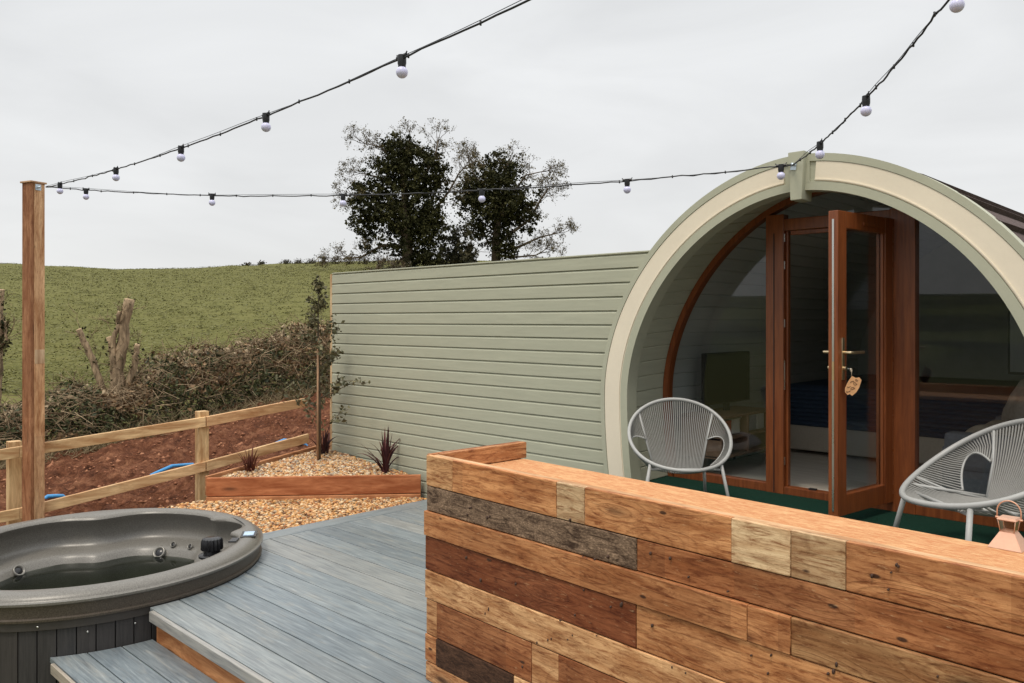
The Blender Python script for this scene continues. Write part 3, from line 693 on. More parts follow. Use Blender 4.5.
# ---------------------------------------------------------------- hot tub
def hot_tub():
    cx, cy = -5.6, 1.9
    t = thing('hot_tub', 'round taupe plastic hot tub with dark slatted sides sunk into the deck', 'hot tub', (cx, cy, -.75)); Z0 = .75
    def bumpf(a, c, w): d = (a - c + 180) % 360 - 180; return math.exp(-(d / w) ** 2)
    N = 240
    def prof(a):
        pil = bumpf(a, 160, 14) + bumpf(a, 275, 14) + bumpf(a, 212, 10) * .3
        notch = bumpf(a, 88, 7); shelf = bumpf(a, 50, 15)
        ri = .890 - .125 * pil - .05 * bumpf(a, 97, 4.5) + .05 * bumpf(a, 80, 9) - .065 * bumpf(a, 64, 4.5)
        hw = .0
        p = [(1.016, .004), (1.034, .008), (1.036, .020), (1.022, .026), (1.026, .088), (1.044, .098), (1.045, .110), (1.030, .113), (1.026, .120), (1.018, .131), (1.0, .143), (.975, .150), (.94, .152 + .006 * pil), (ri + .035, .150 + .004 * pil), (ri + .010, .142), (ri + .001, .128), (ri + .008, .112), (ri + .036, .09)]
        zs = .06 if shelf > .5 else None
        # wall, ledge, bowl
        rl = ri + .035
        k = shelf
        p += [(rl + .020, .0), (rl + .012 - .15 * k, -.04 + .08 * k), (rl - .005 - .16 * k, -.062 + .10 * k), (rl - .03 - .17 * k, -.074 + .096 * k), (rl - .12 - .11 * k, -.092 + .035 * k), (rl - .15 - .09 * k, -.115), (rl - .19, -.20), (rl - .25, -.34), (rl - .29, -.37), (.42, -.38), (.38, -.42), (.33, -.60), (.28, -.66), (0.0, -.67)]
        return p
    bm = bmesh.new(); rings = []
    SK = 5
    P = [prof(360 * i / N)[SK - 1:] for i in range(N)]; m = len(P[0])
    for j in range(m - 1):
        rings.append([bm.verts.new((P[i][j][0] * math.cos(2 * math.pi * i / N), P[i][j][0] * math.sin(2 * math.pi * i / N), P[i][j][1] + Z0)) for i in range(N)])
    cv = bm.verts.new((0, 0, P[0][-1][1] + Z0))
    for a, b in zip(rings[:-1], rings[1:]):
        for k in range(N): bm.faces.new((a[k], a[(k + 1) % N], b[(k + 1) % N], b[k]))
    for k in range(N): bm.faces.new((rings[-1][k], rings[-1][(k + 1) % N], cv))
    k = NM('speckled_taupe_plastic', .34, .5); v = k.coord('Object'); n = k.noise(v, 160, 3, .8); n2 = k.noise(v, 3, 3)
    c = k.ramp(n, [(.38, (.095, .088, .076)), (.5, (.145, .136, .120)), (.62, (.20, .19, .17))])
    k.col(k.mix(.2, c, k.ramp(n2, [(.3, (.12, .112, .098)), (.7, (.175, .165, .147))]))); k.bump(n, .12, .001)
    sh = obj('shell', bm, k.m, t, smooth=True, fix=True)
    sh.data.set_sharp_from_angle(angle=math.radians(50))
    kb_ = NM('shaded_brown_skirt_plastic', .45, .4); vv = kb_.coord('Object'); nb_ = kb_.noise(vv, 150, 3, .8); kb_.col(kb_.ramp(nb_, [(.38, (.050, .040, .030)), (.62, (.105, .086, .068))])); kb_.bump(nb_, .1, .001)  # brown finish; darkness of the less lit upright face is in the colour
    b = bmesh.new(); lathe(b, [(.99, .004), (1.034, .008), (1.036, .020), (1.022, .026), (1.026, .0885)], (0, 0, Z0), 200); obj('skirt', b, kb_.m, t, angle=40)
    # dark trim band and slatted cabinet
    b = bmesh.new(); lathe(b, [(1.0, -.038), (1.024, -.038), (1.024, .006), (1.0, .006)], (0, 0, Z0), 120); obj('trim_band', b, paint('dark_trim', (.045, .04, .036), .5, .15, 20), t, angle=40)
    b = bmesh.new(); ns = 68
    for i in range(ns):
        a = 2 * math.pi * i / ns; w = 2 * math.pi * 1.0 / ns
        box(b, (1.003 * math.cos(a), 1.003 * math.sin(a), (Z0 - .04) / 2), (.02, w - .004, Z0 - .04), Matrix.Rotation(a, 3, 'Z'), 0, .002)
    kk = NM('charcoal_boards', .6, .35); r = kk.n('ShaderNodeNewGeometry').outputs['Random Per Island']
    nn = kk.noise(kk.coord('Object', (40, 40, 3)), 2, 5, .6); cc = kk.ramp(nn, [(.3, (.022, .022, .024)), (.7, (.05, .048, .048))])
    kk.col(kk.mix(kk.ramp(r, [(0, 0.0), (1, .5)]), cc, (.052, .044, .038))); kk.bump(nn, .3, .002)
    obj('cabinet', b, kk.m, t)
    b = bmesh.new(); lathe(b, [(.985, .02), (.985, Z0 - .05)], (0, 0, 0), 96); obj('liner', b, M['black'], t)
    # screw heads round the cabinet
    sm = None
    for i in range(14):
        a = math.radians(-100 + 13.2 * i); p = Vector((1.016 * math.cos(a), 1.016 * math.sin(a), Z0 - .075))
        if i % 3 == 2: p = Vector((1.0265 * math.cos(a), 1.0265 * math.sin(a), Z0 - .018))
        if sm is None:
            b = bmesh.new(); lathe(b, [(.0055, 0), (.005, .002), (0, .003)], n=10); sm = obj('screw_head', b, M['steel'], t, smooth=True); o = sm
        else: o = sm.copy(); COL.objects.link(o); o.parent = t
        o.location = p; o.rotation_euler = (math.radians(90), 0, a + math.radians(90))
    # water
    b = bmesh.new(); vs = [b.verts.new((.745 * math.cos(2 * math.pi * i / 96), .745 * math.sin(2 * math.pi * i / 96), Z0 - .150)) for i in range(96)]; b.faces.new(vs)
    wm = glass('tub_water', (.32, .35, .30), .5); obj('water', b, wm, t)
    # diverter knob on the corner shelf
    a = math.radians(50); kp = Vector((.735 * math.cos(a), .735 * math.sin(a), Z0 + .038))
    b = bmesh.new(); lathe(b, [(.0, 0), (.083, 0), (.085, .012), (.075, .02), (.055, .024), (.05, .05)], kp, 32)
    kb = obj('diverter_knob', b, M['blackgloss'], t, angle=40)
    b = bmesh.new(); rings = []
    for z, rr in ((.045, .060), (.05, .066), (.105, .064), (.118, .058), (.124, .045), (.124, 0)):
        if rr == 0: rings.append([b.verts.new(kp + Vector((0, 0, z)))]); continue
        rings.append([b.verts.new(kp + Vector((rr * (1 + .07 * math.cos(16 * 2 * math.pi * q / 96) * (z < .119)) * math.cos(2 * math.pi * q / 96), rr * (1 + .07 * math.cos(16 * 2 * math.pi * q / 96) * (z < .119)) * math.sin(2 * math.pi * q / 96), z))) for q in range(96)])
    for A_, B_ in zip(rings[:-1], rings[1:]):
        for q in range(96):
            if len(B_) == 1: b.faces.new((A_[q], A_[(q + 1) % 96], B_[0]))
            else: b.faces.new((A_[q], A_[(q + 1) % 96], B_[(q + 1) % 96], B_[q]))
    obj('knob_cap', b, M['blackgloss'], kb, angle=35)
    # control display on the rim
    a = math.radians(56); rot = Matrix.Rotation(a, 3, 'Z')
    b = bmesh.new(); box(b, Vector((.957 * math.cos(a), .957 * math.sin(a), Z0 + .153)), (.10, .15, .006), rot, 0, .002)
    cp = obj('control_panel', b, M['blackgloss'], t)
    b = bmesh.new(); box(b, Vector((.957 * math.cos(a), .957 * math.sin(a), Z0 + .158)), (.066, .10, .003), rot)
    obj('display', b, paint('pale_blue_display', (.42, .56, .72), .15, .25, 40), cp)
    a = math.radians(47.5); b = bmesh.new()
    box(b, Vector((.885 * math.cos(a), .885 * math.sin(a), Z0 + .152)), (.05, .09, .010), Matrix.Rotation(a, 3, 'Z'), 0, .004); obj('air_control', b, M['blackgloss'], t)
    # jets
    def jet(deg, z, rr, r, name='jet'):
        a = math.radians(deg); ax = Vector((-math.cos(a), -math.sin(a), .75)).normalized(); mt = ax.to_track_quat('Z', 'Y').to_matrix()
        b = bmesh.new(); lathe(b, [(r, -.01), (r, .004), (r * .86, .008), (r * .72, .004), (r * .62, -.003)], Vector((rr * math.cos(a), rr * math.sin(a), Z0 + z)), 24, 0, mt)
        j = obj(name, b, M['jetrim'], t, smooth=True)
        b = bmesh.new(); lathe(b, [(r * .62, -.003), (r * .35, .002), (0, .003)], Vector((rr * math.cos(a), rr * math.sin(a), Z0 + z)), 20, 0, mt); obj('nozzle', b, M['blackgloss'], j, smooth=True)
    for d, z, rr, r in ((121, -.078, .80, .022), (110, -.080, .80, .022), (127, -.125, .745, .046), (200, -.125, .745, .042)): jet(d, z, rr, r)
M['jetrim'] = paint('dull_jet_rim', (.20, .19, .17), .3, .1, 10, 0, .5, .3)
M['blackgloss'] = paint('gloss_black_plastic', (.012, .012, .014), .22, .1, 10)
hot_tub()

# ---------------------------------------------------------------- tall post, rail fence
def tall_post(name, x, y, rz, h, label, base, w=.113):
    t = thing(name, label, 'post', (x, y, base), rz)
    b = Boards()
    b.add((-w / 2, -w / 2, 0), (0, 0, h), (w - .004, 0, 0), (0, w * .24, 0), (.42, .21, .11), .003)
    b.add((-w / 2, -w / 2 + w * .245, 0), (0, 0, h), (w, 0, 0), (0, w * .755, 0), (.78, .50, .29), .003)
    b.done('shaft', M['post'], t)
    c = Boards(); c.add((-w / 2 - .012, -w / 2 - .012, h), (w + .024, 0, 0), (0, w + .024, 0), (0, 0, .014), (.62, .42, .27), .002); c.done('cap', M['rail'], t)
    s = Boards(); s.add((w / 2 - .002, -w / 2 + .032, h * .54), (0, 0, .12), (0, w * .72, 0), (.004, 0, 0), (.68, .50, .33), .001); s.done('pale_patch', M['sawn'], t)
    q = bmesh.new(); box(q, (w / 2 + .003, .0, h - .035), (.004, .05, .05)); lathe(q, [(.008, 0), (.008, .02), (0, .02)], (w / 2 + .005, 0, h - .035), 12, 0, Matrix.Rotation(math.radians(90), 3, 'Y'))
    obj('bracket', q, M['galv'], t)
    return t
PB = at_depth(33.5, 320, 6.9)
zb = ground_z(PB.x, PB.y) - .1
tall_post('string_light_post', PB.x, PB.y, math.radians(17.6), 2.765 - zb, 'tall two tone timber post holding the string lights behind the hot tub', zb, .121)
def rail_fence():
    t = thing('rail_fence', 'pale timber post and rail fence between the hot tub and the red earth bank', 'fence', (-7.6, 3.4, 0)); o = t.location
    posts = []
    for px, s, top, w in ((14, 7.05, 441, .10), (202, 7.73, 411, .10)):
        p = at_depth(px, top, s); g = ground_z(p.x, p.y) - .25; b = Boards()
        q = Vector((p.x, p.y, g)) - o; b.add(q - Vector((.045, .05, 0)), (0, 0, p.z - g), (.09, 0, 0), (0, w, 0), (.74, .54, .30), .004); b.done('post', M['rail'], t)
    # rails: measured at the left edge, the tall post, the middle post and the screen fence
    def rail(pts, hgt):
        for (px0, y0, s0), (px1, y1, s1) in zip(pts[:-1], pts[1:]):
            a = at_depth(px0, y0, s0) - o; c = at_depth(px1, y1, s1) - o; L = c - a
            n = Vector((L.y, -L.x, 0)).normalized() * .038
            b = Boards(); b.add(a - Vector((0, 0, hgt)), L, (0, 0, hgt), n, (.74 + random.uniform(-.04, .04), .51, .28), .003); b.done('rail', M['rail'], t)
    rail([(-90, 463, 6.55), (20, 446, 6.92), (205, 416.5, 7.70), (306, 397.5, 8.52)], .093)
    rail([(-90, 528, 6.55), (20, 507.5, 6.92), (205, 461, 7.70), (307, 433.5, 8.52)], .093)
rail_fence()
# blue water pipe lying on the soil
def hose():
    bm = bmesh.new()
    pts = []
    for px, py, s, up in ((30, 505, 7.9, .05), (48, 506, 8.0, .15), (62, 503, 8.1, .13), (85, 496, 8.3, -.12), (130, 484, 8.7, -.12), (152, 480, 9.0, .12), (172, 478.5, 9.2, .17), (192, 477, 9.4, .14), (212, 472, 9.6, -.10), (246, 462, 10.0, -.12), (264, 453, 10.2, .12), (284, 450, 10.4, .18), (303, 449, 10.5, .12), (320, 452, 10.6, -.1)):
        p = at_depth(px, py, s); p.z = ground_z(p.x, p.y) + up; pts.append(p)
    fine = []
    for i in range(len(pts) - 1):
        for f in (0, .33, .66): fine.append(pts[i].lerp(pts[i + 1], f))
    tube(bm, fine, .021, 8); tag(obj('water_pipe', bm, paint('blue_pipe', (.05, .26, .55), .4, .1), None), 'blue plastic water pipe lying across the red earth behind the rail fence', 'pipe')
hose()

# ---------------------------------------------------------------- gravel, planter and plants
def pebbles(name, label, poly, zf, n, size, parent=None, tone=(1, 1, 1)):
    xs = [p[0] for p in poly]; ys = [p[1] for p in poly]; pts = []
    def inside(x, y):
        c = False; j = len(poly) - 1
        for i in range(len(poly)):
            if (poly[i][1] > y) != (poly[j][1] > y) and x < (poly[j][0] - poly[i][0]) * (y - poly[i][1]) / (poly[j][1] - poly[i][1]) + poly[i][0]: c = not c
            j = i
        return c
    while len(pts) < n:
        x = random.uniform(min(xs), max(xs)); y = random.uniform(min(ys), max(ys))
        if inside(x, y) and math.hypot(x + 5.6, y - 1.9) > 1.03: pts.append((x, y))
    ico = bmesh.new(); bmesh.ops.create_icosphere(ico, subdivisions=1, radius=1); iv = np.array([tuple(v.co) for v in ico.verts]); ifc = np.array([[v.index for v in f.verts] for f in ico.faces]); ico.free()
    V = []; Q = []; C = []; pal = np.array([(.52, .30, .14), (.62, .44, .27), (.36, .17, .08), (.72, .62, .48), (.46, .33, .20), (.20, .12, .08), (.58, .36, .16), (.40, .36, .31)])
    for i, (x, y) in enumerate(pts):
        s_ = size * RNG.uniform(.6, 1.35); sc = np.array([s_ * RNG.uniform(.8, 1.4), s_, s_ * RNG.uniform(.45, .75)])
        a, b_ = RNG.uniform(0, 6.28), RNG.normal() * .35
        R1 = np.array([[math.cos(a), -math.sin(a), 0], [math.sin(a), math.cos(a), 0], [0, 0, 1]]); R2 = np.array([[1, 0, 0], [0, math.cos(b_), -math.sin(b_)], [0, math.sin(b_), math.cos(b_)]])
        V.append((iv * sc * (1 + .1 * RNG.normal(size=(12, 1)))) @ R2.T @ R1.T + np.array([x, y, zf(x, y) + RNG.uniform(-.004, .008)])); Q.append(ifc + 12 * i)
        C.append(np.tile(pal[RNG.integers(len(pal))] * np.array(tone) * RNG.uniform(.8, 1.15), (20, 1)))
    o = soup(name, np.concatenate(V), np.concatenate(Q), M['stone'], parent, np.concatenate(C), smooth=True); return o
M['stone'] = tint_leaf('pebble_stone', .6, .3)
A0 = Vector((-7.08, 3.36, 0)); B0 = Vector((-5.80, 4.80, 0)); C0 = Vector((-7.33, 4.80, 0))
def pl_z(x, y):
    f = max(0, min(1, (-x - 5.9) / 1.4)) * max(0, min(1, (y - 3.4) / 1.4)); return .145 + .10 * f
def sheet(name, poly, zf, mat, n=24):
    bm = bmesh.new(); vs = [bm.verts.new((x, y, zf(x, y))) for x, y in poly]; bm.faces.new(vs)
    return obj(name, bm, mat)
gb = paint('gravel_bed', (.24, .15, .085), .9, .4, 60, .8)
gpoly = [(-5.545, 2.88), (-5.545, 4.74), (-5.79, 4.76), (-7.09, 3.28), (-7.05, 2.60), (-6.62, 2.20), (-6.42, 2.55), (-6.10, 2.82), (-5.75, 2.94)]
struct(sheet('gravel_bed', gpoly, lambda x, y: -.045, gb))
tag(pebbles('gravel', '', gpoly, lambda x, y: -.038, 6800, .0145, tone=(1.02, .86, .66)), 'golden brown pebble gravel between the deck edge and the planter', 'gravel', kind='stuff')
ppoly = [(A0.x, A0.y), (B0.x, B0.y - .02), (C0.x - .05, C0.y - .02)]
struct(sheet('planter_bed', ppoly, lambda x, y: pl_z(x, y) - .012, paint('planter_gravel_bed', (.22, .16, .11), .9, .4, 60, .8)))
tag(pebbles('planter_gravel', '', ppoly, lambda x, y: pl_z(x, y) - .004, 5200, .0145, tone=(.98, .90, .80)), 'pale pinkish pebble mulch filling the triangular raised bed', 'gravel', kind='stuff')
def planter():
    t = thing('raised_bed_edging', 'triangular raised bed edging of orange brown timber planks by the rail fence', 'planter', (A0.x, A0.y, -.1)); o = t.location
    L = B0 - A0; n = Vector((L.y, -L.x, 0)).normalized()
    b = Boards(); b.add(A0 - o + Vector((0, 0, .005)), L, (0, 0, .165), n * .045, (.52, .205, .09), .004); b.done('plank', M['sawn'], t)
    b = Boards(); b.add(A0 - o + Vector((0, 0, -.12)) + n * .012, L, (0, 0, .119), n * .05, (.60, .29, .14), .004); b.done('plank', M['sawn'], t)
    C1 = Vector((-7.43, 4.80, .10)); A1 = A0 + Vector((-.02, 0, .0)); L2 = C1 - A1; b = Boards(); b.add(A1 - o + Vector((0, 0, 0)), L2, (0, 0, .175), (-.035, 0, 0), (.55, .28, .14), .004); b.done('plank', M['sawn'], t)
planter()
def blade_plant(name, px, py, zg, s, n, h, label, seed, colr=((.035, .012, .014), (.10, .035, .035)), wide=.011):
    random.seed(seed); p = at_depth(px, py, s); p.z = zg; t = thing(name, label, 'plant', p)
    V = []; Q = []; C = []; idx = 0
    for _ in range(n):
        a = random.uniform(0, 6.28); lean = abs(random.gauss(.22, .36)); hh = h * random.uniform(.55, 1.1); w = wide * random.uniform(.6, 1.3)
        d = Vector((math.cos(a), math.sin(a), 0)); sd = Vector((-d.y, d.x, 0)); K = 9; droop = random.uniform(0, 1.0) * (lean > .25)
        q = Vector((random.gauss(0, .015), random.gauss(0, .015), 0)); ang = lean * .6
        prev = None; g = random.random(); c = [x * (1 - g) + y * g for x, y in zip(*colr)]
        for k in range(K):
            f = k / (K - 1); ww = w * (1 - f ** 2.2) * (.7 + .6 * min(1, f * 3)) + .0008
            V += [tuple(q - sd * ww), tuple(q + d * ww * .35), tuple(q + sd * ww)]
            if prev is not None:
                Q += [(prev, prev + 1, idx + 1, idx), (prev + 1, prev + 2, idx + 2, idx + 1)]; C += [c, c]
            prev = idx; idx += 3
            ang += (lean * .9 + droop * 1.6 * f) / K * 1.6; q = q + (d * math.sin(ang) + Vector((0, 0, math.cos(ang)))) * hh / (K - 1)
    soup('leaves', np.array(V), np.array(Q), M['leafgloss'], t, np.array(C), smooth=True); return t
blade_plant('flax_plant', 385, 466, .145, 7.62, 26, .44, 'spiky dark purple flax plant in the raised bed in front of the green fence', 3)
blade_plant('flax_plant', 250, 472, .14, 7.65, 34, .27, 'small upright reddish flax plant in the raised bed beside the rail fence post', 5, ((.06, .02, .016), (.20, .075, .05)), .008)
blade_plant('flax_plant', 323, 449, .23, 8.28, 26, .30, 'dark flax plant in the back corner of the raised bed beside the sapling', 9, ((.02, .012, .012), (.10, .04, .04)), .009)
def sapling():
    random.seed(12); p = at_depth(319, 461, 8.05); p.z = .17; t = thing('sapling', 'slim small leaved sapling in the gravel bed by the green fence corner', 'tree', p)
    k = 8.05 / F_PX; bm = bmesh.new()
    pts = [Vector((0, 0, 0)), RT * (.5 * k) + Vector((0, 0, 60 * k)), RT * (-.5 * k) + Vector((0, 0, 110 * k)), RT * (-1 * k) + Vector((0, 0, 150 * k)), RT * (1 * k) + Vector((0, 0, 188 * k))]
    tube(bm, pts, .01, 8, radii=[.019, .016, .012, .008, .003]); obj('trunk', bm, M['bark'], t)
    bm = bmesh.new(); tube(bm, [Vector((.02, -.03, 0)), Vector((.012, -.02, 1.25))], .010, 8); obj('stake', bm, paint('stake_wood', (.40, .24, .14), .8, .2, 20), t)
    segs = [[], []]
    for z in np.linspace(28, 180, 30):
        a = random.uniform(0, 6.28); ln = (19 if z > 120 else 36) * k * random.uniform(.4, 1.0) * (1 - (z - 28) / 210)
        grow(RT * 0 + Vector((0, 0, z * k)), (math.cos(a), math.sin(a), .7), ln * 1.3, .35 * k, 1, 4, segs, .12, .2, (2, 3), .55)
    seg3 = [[], []]; grow(Vector((0, 0, 64 * k)), RT * 1 - FW * .2 + Vector((0, 0, .55)), 46 * k, .5 * k, 1, 6, seg3, .05, .12, (1, 2), .3)
    for s_ in (segs, seg3): pass
    allseg = segs[0] + seg3[0]; sticks_from('branches', allseg, M['twig'], t, lambda s_: (.10, .065, .045), .0022)
    L = []; C = []
    for a, b, r1, r2, d in allseg:
        for _ in range(3):
            q = a.lerp(b, random.random()) + Vector((random.gauss(0, .022), random.gauss(0, .022), random.gauss(0, .022))); L.append(tuple(q)); g = random.random()
            C.append([x * (1 - g) + y * g for x, y in zip((.05, .052, .025), (.17, .15, .075))])
    leaf_soup('foliage', np.array(L), .024, M['leaf'], t, np.array(C), aspect=1.5)
sapling()

# ---------------------------------------------------------------- sage green screen fence
def screen_fence():
    x0, x1, y = -7.31, -3.56, 4.835; top = 2.085
    t = thing('cladding_fence', 'tall sage green fence of horizontal boards running up to the pod', 'fence', (x0, y, 0))
    bm = bmesh.new(); p = .1045; i = 0; z = top
    while z > -.3:
        zl = z - p
        # board face: top bevel catches light, small shadow gap under each board
        prof = [(0.013, z - .0), (.001, z - .014), (0, z - .016), (-.001, zl + .006), (.004, zl + .0035), (.014, zl + .003), (.02, zl + .003)]
        def xe(zz):                                          # boards stop behind the arch ring
            h = max(0, zz - 1.05) / 1.45; return -2.175 - 1.385 * max(.05, 1 - h ** 1.9) ** (1 / 1.9)
        a = [bm.verts.new((0, q[0], q[1])) for q in prof]; b = [bm.verts.new((xe(q[1]) - x0, q[0], q[1])) for q in prof]
        for k in range(len(prof) - 1): bm.faces.new((a[k], b[k], b[k + 1], a[k + 1]))
        z = zl
    box(bm, ((-3.60 - x0) / 2, .035, .40), (-3.60 - x0, .03, 1.4)); box(bm, ((-3.56 - x0) / 2, .035, 1.35), (-3.56 - x0, .03, .50)); box(bm, ((-3.42 - x0) / 2, .035, 1.83), (-3.42 - x0, .03, .45))
    obj('boards', bm, M['cladding'], t, fix=True)
    b = Boards(); b.add((-.040, .0, -.3), (0, 0, top + .3), (.038, 0, 0), (0, .055, 0), (.70, .54, .33), .002); b.done('end_batten', M['rail'], t)
    b = bmesh.new(); box(b, ((-3.22 - x0) / 2, .024, top + .008), (-3.22 - x0, .058, .012), None, 0, .003); obj('capping', b, M['sage'], t)
    for xx in (.08, 1.9, 3.5):
        b = Boards(); b.add((xx, .056, -.4), (0, 0, top + .3), (.09, 0, 0), (0, .09, 0), (.5, .34, .2), .003); b.done('post', M['rail'], t)
screen_fence()

# ---------------------------------------------------------------- glamping pod
XC, YR, YG, ZC, ZF = -2.175, 4.80, 5.30, 1.05, .40
def arch(a, b, p, n=90, zb=ZF, flare=.036):
    """closed-bottom arch outline from the left foot over the crown to the right foot"""
    pts = []
    for i in range(13):
        z = zb + (ZC - zb) * i / 12; x = a - flare * ((ZC - z) / .58) ** 2; pts.append((-x, z))
    for i in range(1, n):
        th = math.pi - math.pi * i / n; c, s_ = math.cos(th), math.sin(th)
        r = ((abs(c) / a) ** p + (abs(s_) / b) ** p) ** (-1 / p); pts.append((r * c, ZC + r * s_))
    for i in range(13):
        z = ZC - (ZC - zb) * i / 12; x = a - flare * ((ZC - z) / .58) ** 2; pts.append((x, z))
    return pts
def pod():
    t = thing('glamping_pod', 'barrel shaped glamping pod with cream and sage arched front and glazed red timber doors', 'pod', (XC, YR, 0))
    def band(bm, A, B, y0, y1, mi=0):                       # solid between outlines A (outer) and B (inner)
        n = len(A); r = []
        for pts, y in ((A, y0), (B, y0), (B, y1), (A, y1)): r.append([bm.verts.new((x, y, z)) for x, z in pts])
        for q in range(4):
            a, b = r[q], r[(q + 1) % 4]
            for k in range(n - 1):
                f = bm.faces.new((a[k], a[k + 1], b[k + 1], b[k])); f.material_index = mi
        bm.faces.new([r[q][0] for q in range(4)]); bm.faces.new([r[q][-1] for q in (3, 2, 1, 0)])
    zb = -.1
    bm = bmesh.new()
    O = arch(1.535, 1.568, 1.86, zb=zb); O2 = arch(1.500, 1.522, 1.86, zb=zb); I2 = arch(1.352, 1.398, 1.86, zb=zb); I = arch(1.292, 1.346, 1.86, zb=zb)
    band(bm, O, O2, 0, .12); band(bm, I2, I, 0, .12)
    band(bm, O2, I2, .012, .10)
    obj('arch_fascia', bm, M['sage'], t, angle=30)
    # cream panels, a left and a right one, stopped short of the keystone
    for sgn in (-1, 1):
        bm = bmesh.new(); OO = arch(1.497, 1.519, 1.86, zb=zb); II = arch(1.355, 1.401, 1.86, zb=zb); sel = [i for i in range(len(OO)) if sgn * OO[i][0] > .07]
        A = [OO[i] for i in sel]; B = [II[i] for i in sel]; band(bm, A, B, .004, .05); obj('arch_panel', bm, M['cream'], t, angle=30)
        bm = bmesh.new()
        OO = arch(1.352 + .016, 1.398 + .016, 1.86, zb=zb); II = arch(1.352 + .009, 1.398 + .009, 1.86, zb=zb)
        band(bm, [OO[i] for i in sel], [II[i] for i in sel], -.002, .03); obj('panel_bead', bm, M['cream'], t, angle=30)
    bm = bmesh.new(); box(bm, (0, .03, 2.506), (.135, .062, .13)); obj('crown_block', bm, M['sage'], t)
    bm = bmesh.new(); kz0, kz1 = 2.335, 2.63
    vs = [(-.036, kz0), (.036, kz0), (.052, kz1), (-.052, kz1)]; f0 = [bm.verts.new((x, -.042, z)) for x, z in vs]; f1 = [bm.verts.new((x, .10, z)) for x, z in vs]
    bm.faces.new(f0); bm.faces.new(f1[::-1])
    for k in range(4): bm.faces.new((f0[k], f1[k], f1[(k + 1) % 4], f0[(k + 1) % 4]))
    bmesh.ops.bevel(bm, geom=list(bm.edges), offset=.003, segments=2, affect='EDGES'); ks = obj('keystone', bm, M['sage'], t)
    bm = bmesh.new(); box(bm, (-.014, -.046, 2.54), (.036, .004, .042), Matrix.Rotation(.1, 3, 'Y')); lathe(bm, [(.006, 0), (.006, .018), (.010, .022), (0, .024)], (-.012, -.047, 2.55), 12, 0, Matrix.Rotation(math.radians(90), 3, 'X'))
    obj('hook_plate', bm, M['galv'], ks)
    # soffit boards running inwards, grooves between
    def shell(bm, prof_a, y0, prof_b, y1, bw, groove, out=1):
        # resample both by arc length of a
        def cum(P): 
            c = [0]
            for u, v in zip(P[:-1], P[1:]): c.append(c[-1] + math.hypot(v[0] - u[0], v[1] - u[1]))
            return c
        ca, cb = cum(prof_a), cum(prof_b)
        def at(P, c, f):
            s_ = f * c[-1]
            for i in range(len(c) - 1):
                if s_ <= c[i + 1] + 1e-9:
                    g = (s_ - c[i]) / max(1e-9, c[i + 1] - c[i]); return Vector((P[i][0] + (P[i + 1][0] - P[i][0]) * g, P[i][1] + (P[i + 1][1] - P[i][1]) * g))
            return Vector(P[-1])
        nb = round(ca[-1] / bw); g = groove / ca[-1]
        for i in range(nb):
            f0, f1 = i / nb, (i + 1) / nb
            ra = []; 
            for f, off in ((f0, .008), (f0 + g, 0), ((f0 + f1) / 2, 0), (f1 - g, 0), (f1, .008)):
                q = []
                for P, c, y in ((prof_a, ca, y0), (prof_b, cb, y1)):
                    p = at(P, c, f); d = at(P, c, min(1, f + .002)) - at(P, c, max(0, f - .002)); nrm = Vector((-d.y, d.x)).normalized() * off * out
                    q.append(bm.verts.new((p.x + nrm.x, y, p.y + nrm.y)))
                ra.append(q)
            for u, v in zip(ra[:-1], ra[1:]): bm.faces.new((u[0], v[0], v[1], u[1]))
    bm = bmesh.new(); SA = arch(1.305, 1.362, 1.86); SB = arch(1.318, 1.45, 1.80)
    shell(bm, SA, .10, SB, YG - YR + .02, .112, .006); obj('soffit', bm, M['cladding'], t, fix=False)
    bm = bmesh.new(); SC = arch(1.318, 1.45, 1.80)
    shell(bm, SC, YG - YR + .06, SC, 4.4, .112, .006); obj('interior_wall', bm, M['inner'], t, fix=False)
    # shingled roof: overlapping courses over the barrel
    bm = bmesh.new(); R0 = arch(1.503, 1.538, 1.86, n=180, zb=-.1); cum = [0]
    for u, v in zip(R0[:-1], R0[1:]): cum.append(cum[-1] + math.hypot(v[0] - u[0], v[1] - u[1]))
    half = cum[-1] / 2; step_ = .235; y1 = 4.6
    def pt(s_, off):
        s_ = max(0, min(cum[-1], s_))
        for i in range(len(cum) - 1):
            if s_ <= cum[i + 1] + 1e-9:
                g = (s_ - cum[i]) / max(1e-9, cum[i + 1] - cum[i]); p = Vector((R0[i][0] + (R0[i + 1][0] - R0[i][0]) * g, R0[i][1] + (R0[i + 1][1] - R0[i][1]) * g)); d = Vector((R0[i + 1][0] - R0[i][0], R0[i + 1][1] - R0[i][1])).normalized(); return p + Vector((-d.y, d.x)) * off
        return Vector(R0[-1])
    for sgn in (-1, 1):
        k = 0
        while k * step_ < half:
            rows = []
            for m_ in range(7):
                f = m_ / 6; s_ = half + sgn * min(half, (k + f) * step_); off = .002 + .032 * f; rows.append((s_, off))
            rows.append((rows[-1][0], -.01))
            vs = [[bm.verts.new((pt(a, o_).x, yy, pt(a, o_).y)) for yy in (.08, y1)] for a, o_ in rows]
            for u, v in zip(vs[:-1], vs[1:]): bm.faces.new((u[0], v[0], v[1], u[1]))
            bm.faces.new([v[0] for v in vs]); k += 1
    kk = NM('brown_felt_shingle', .9, .2); v = kk.coord('Object'); n = kk.noise(v, 90, 4, .8); n2 = kk.noise(kk.coord('Object', (1, 5, 1)), 2.5, 3)
    c = kk.ramp(n, [(.35, (.05, .036, .034)), (.6, (.13, .095, .088))]); c = kk.mix(kk.ramp(n2, [(.4, 0.0), (.6, .4)]), c, (.06, .045, .043))
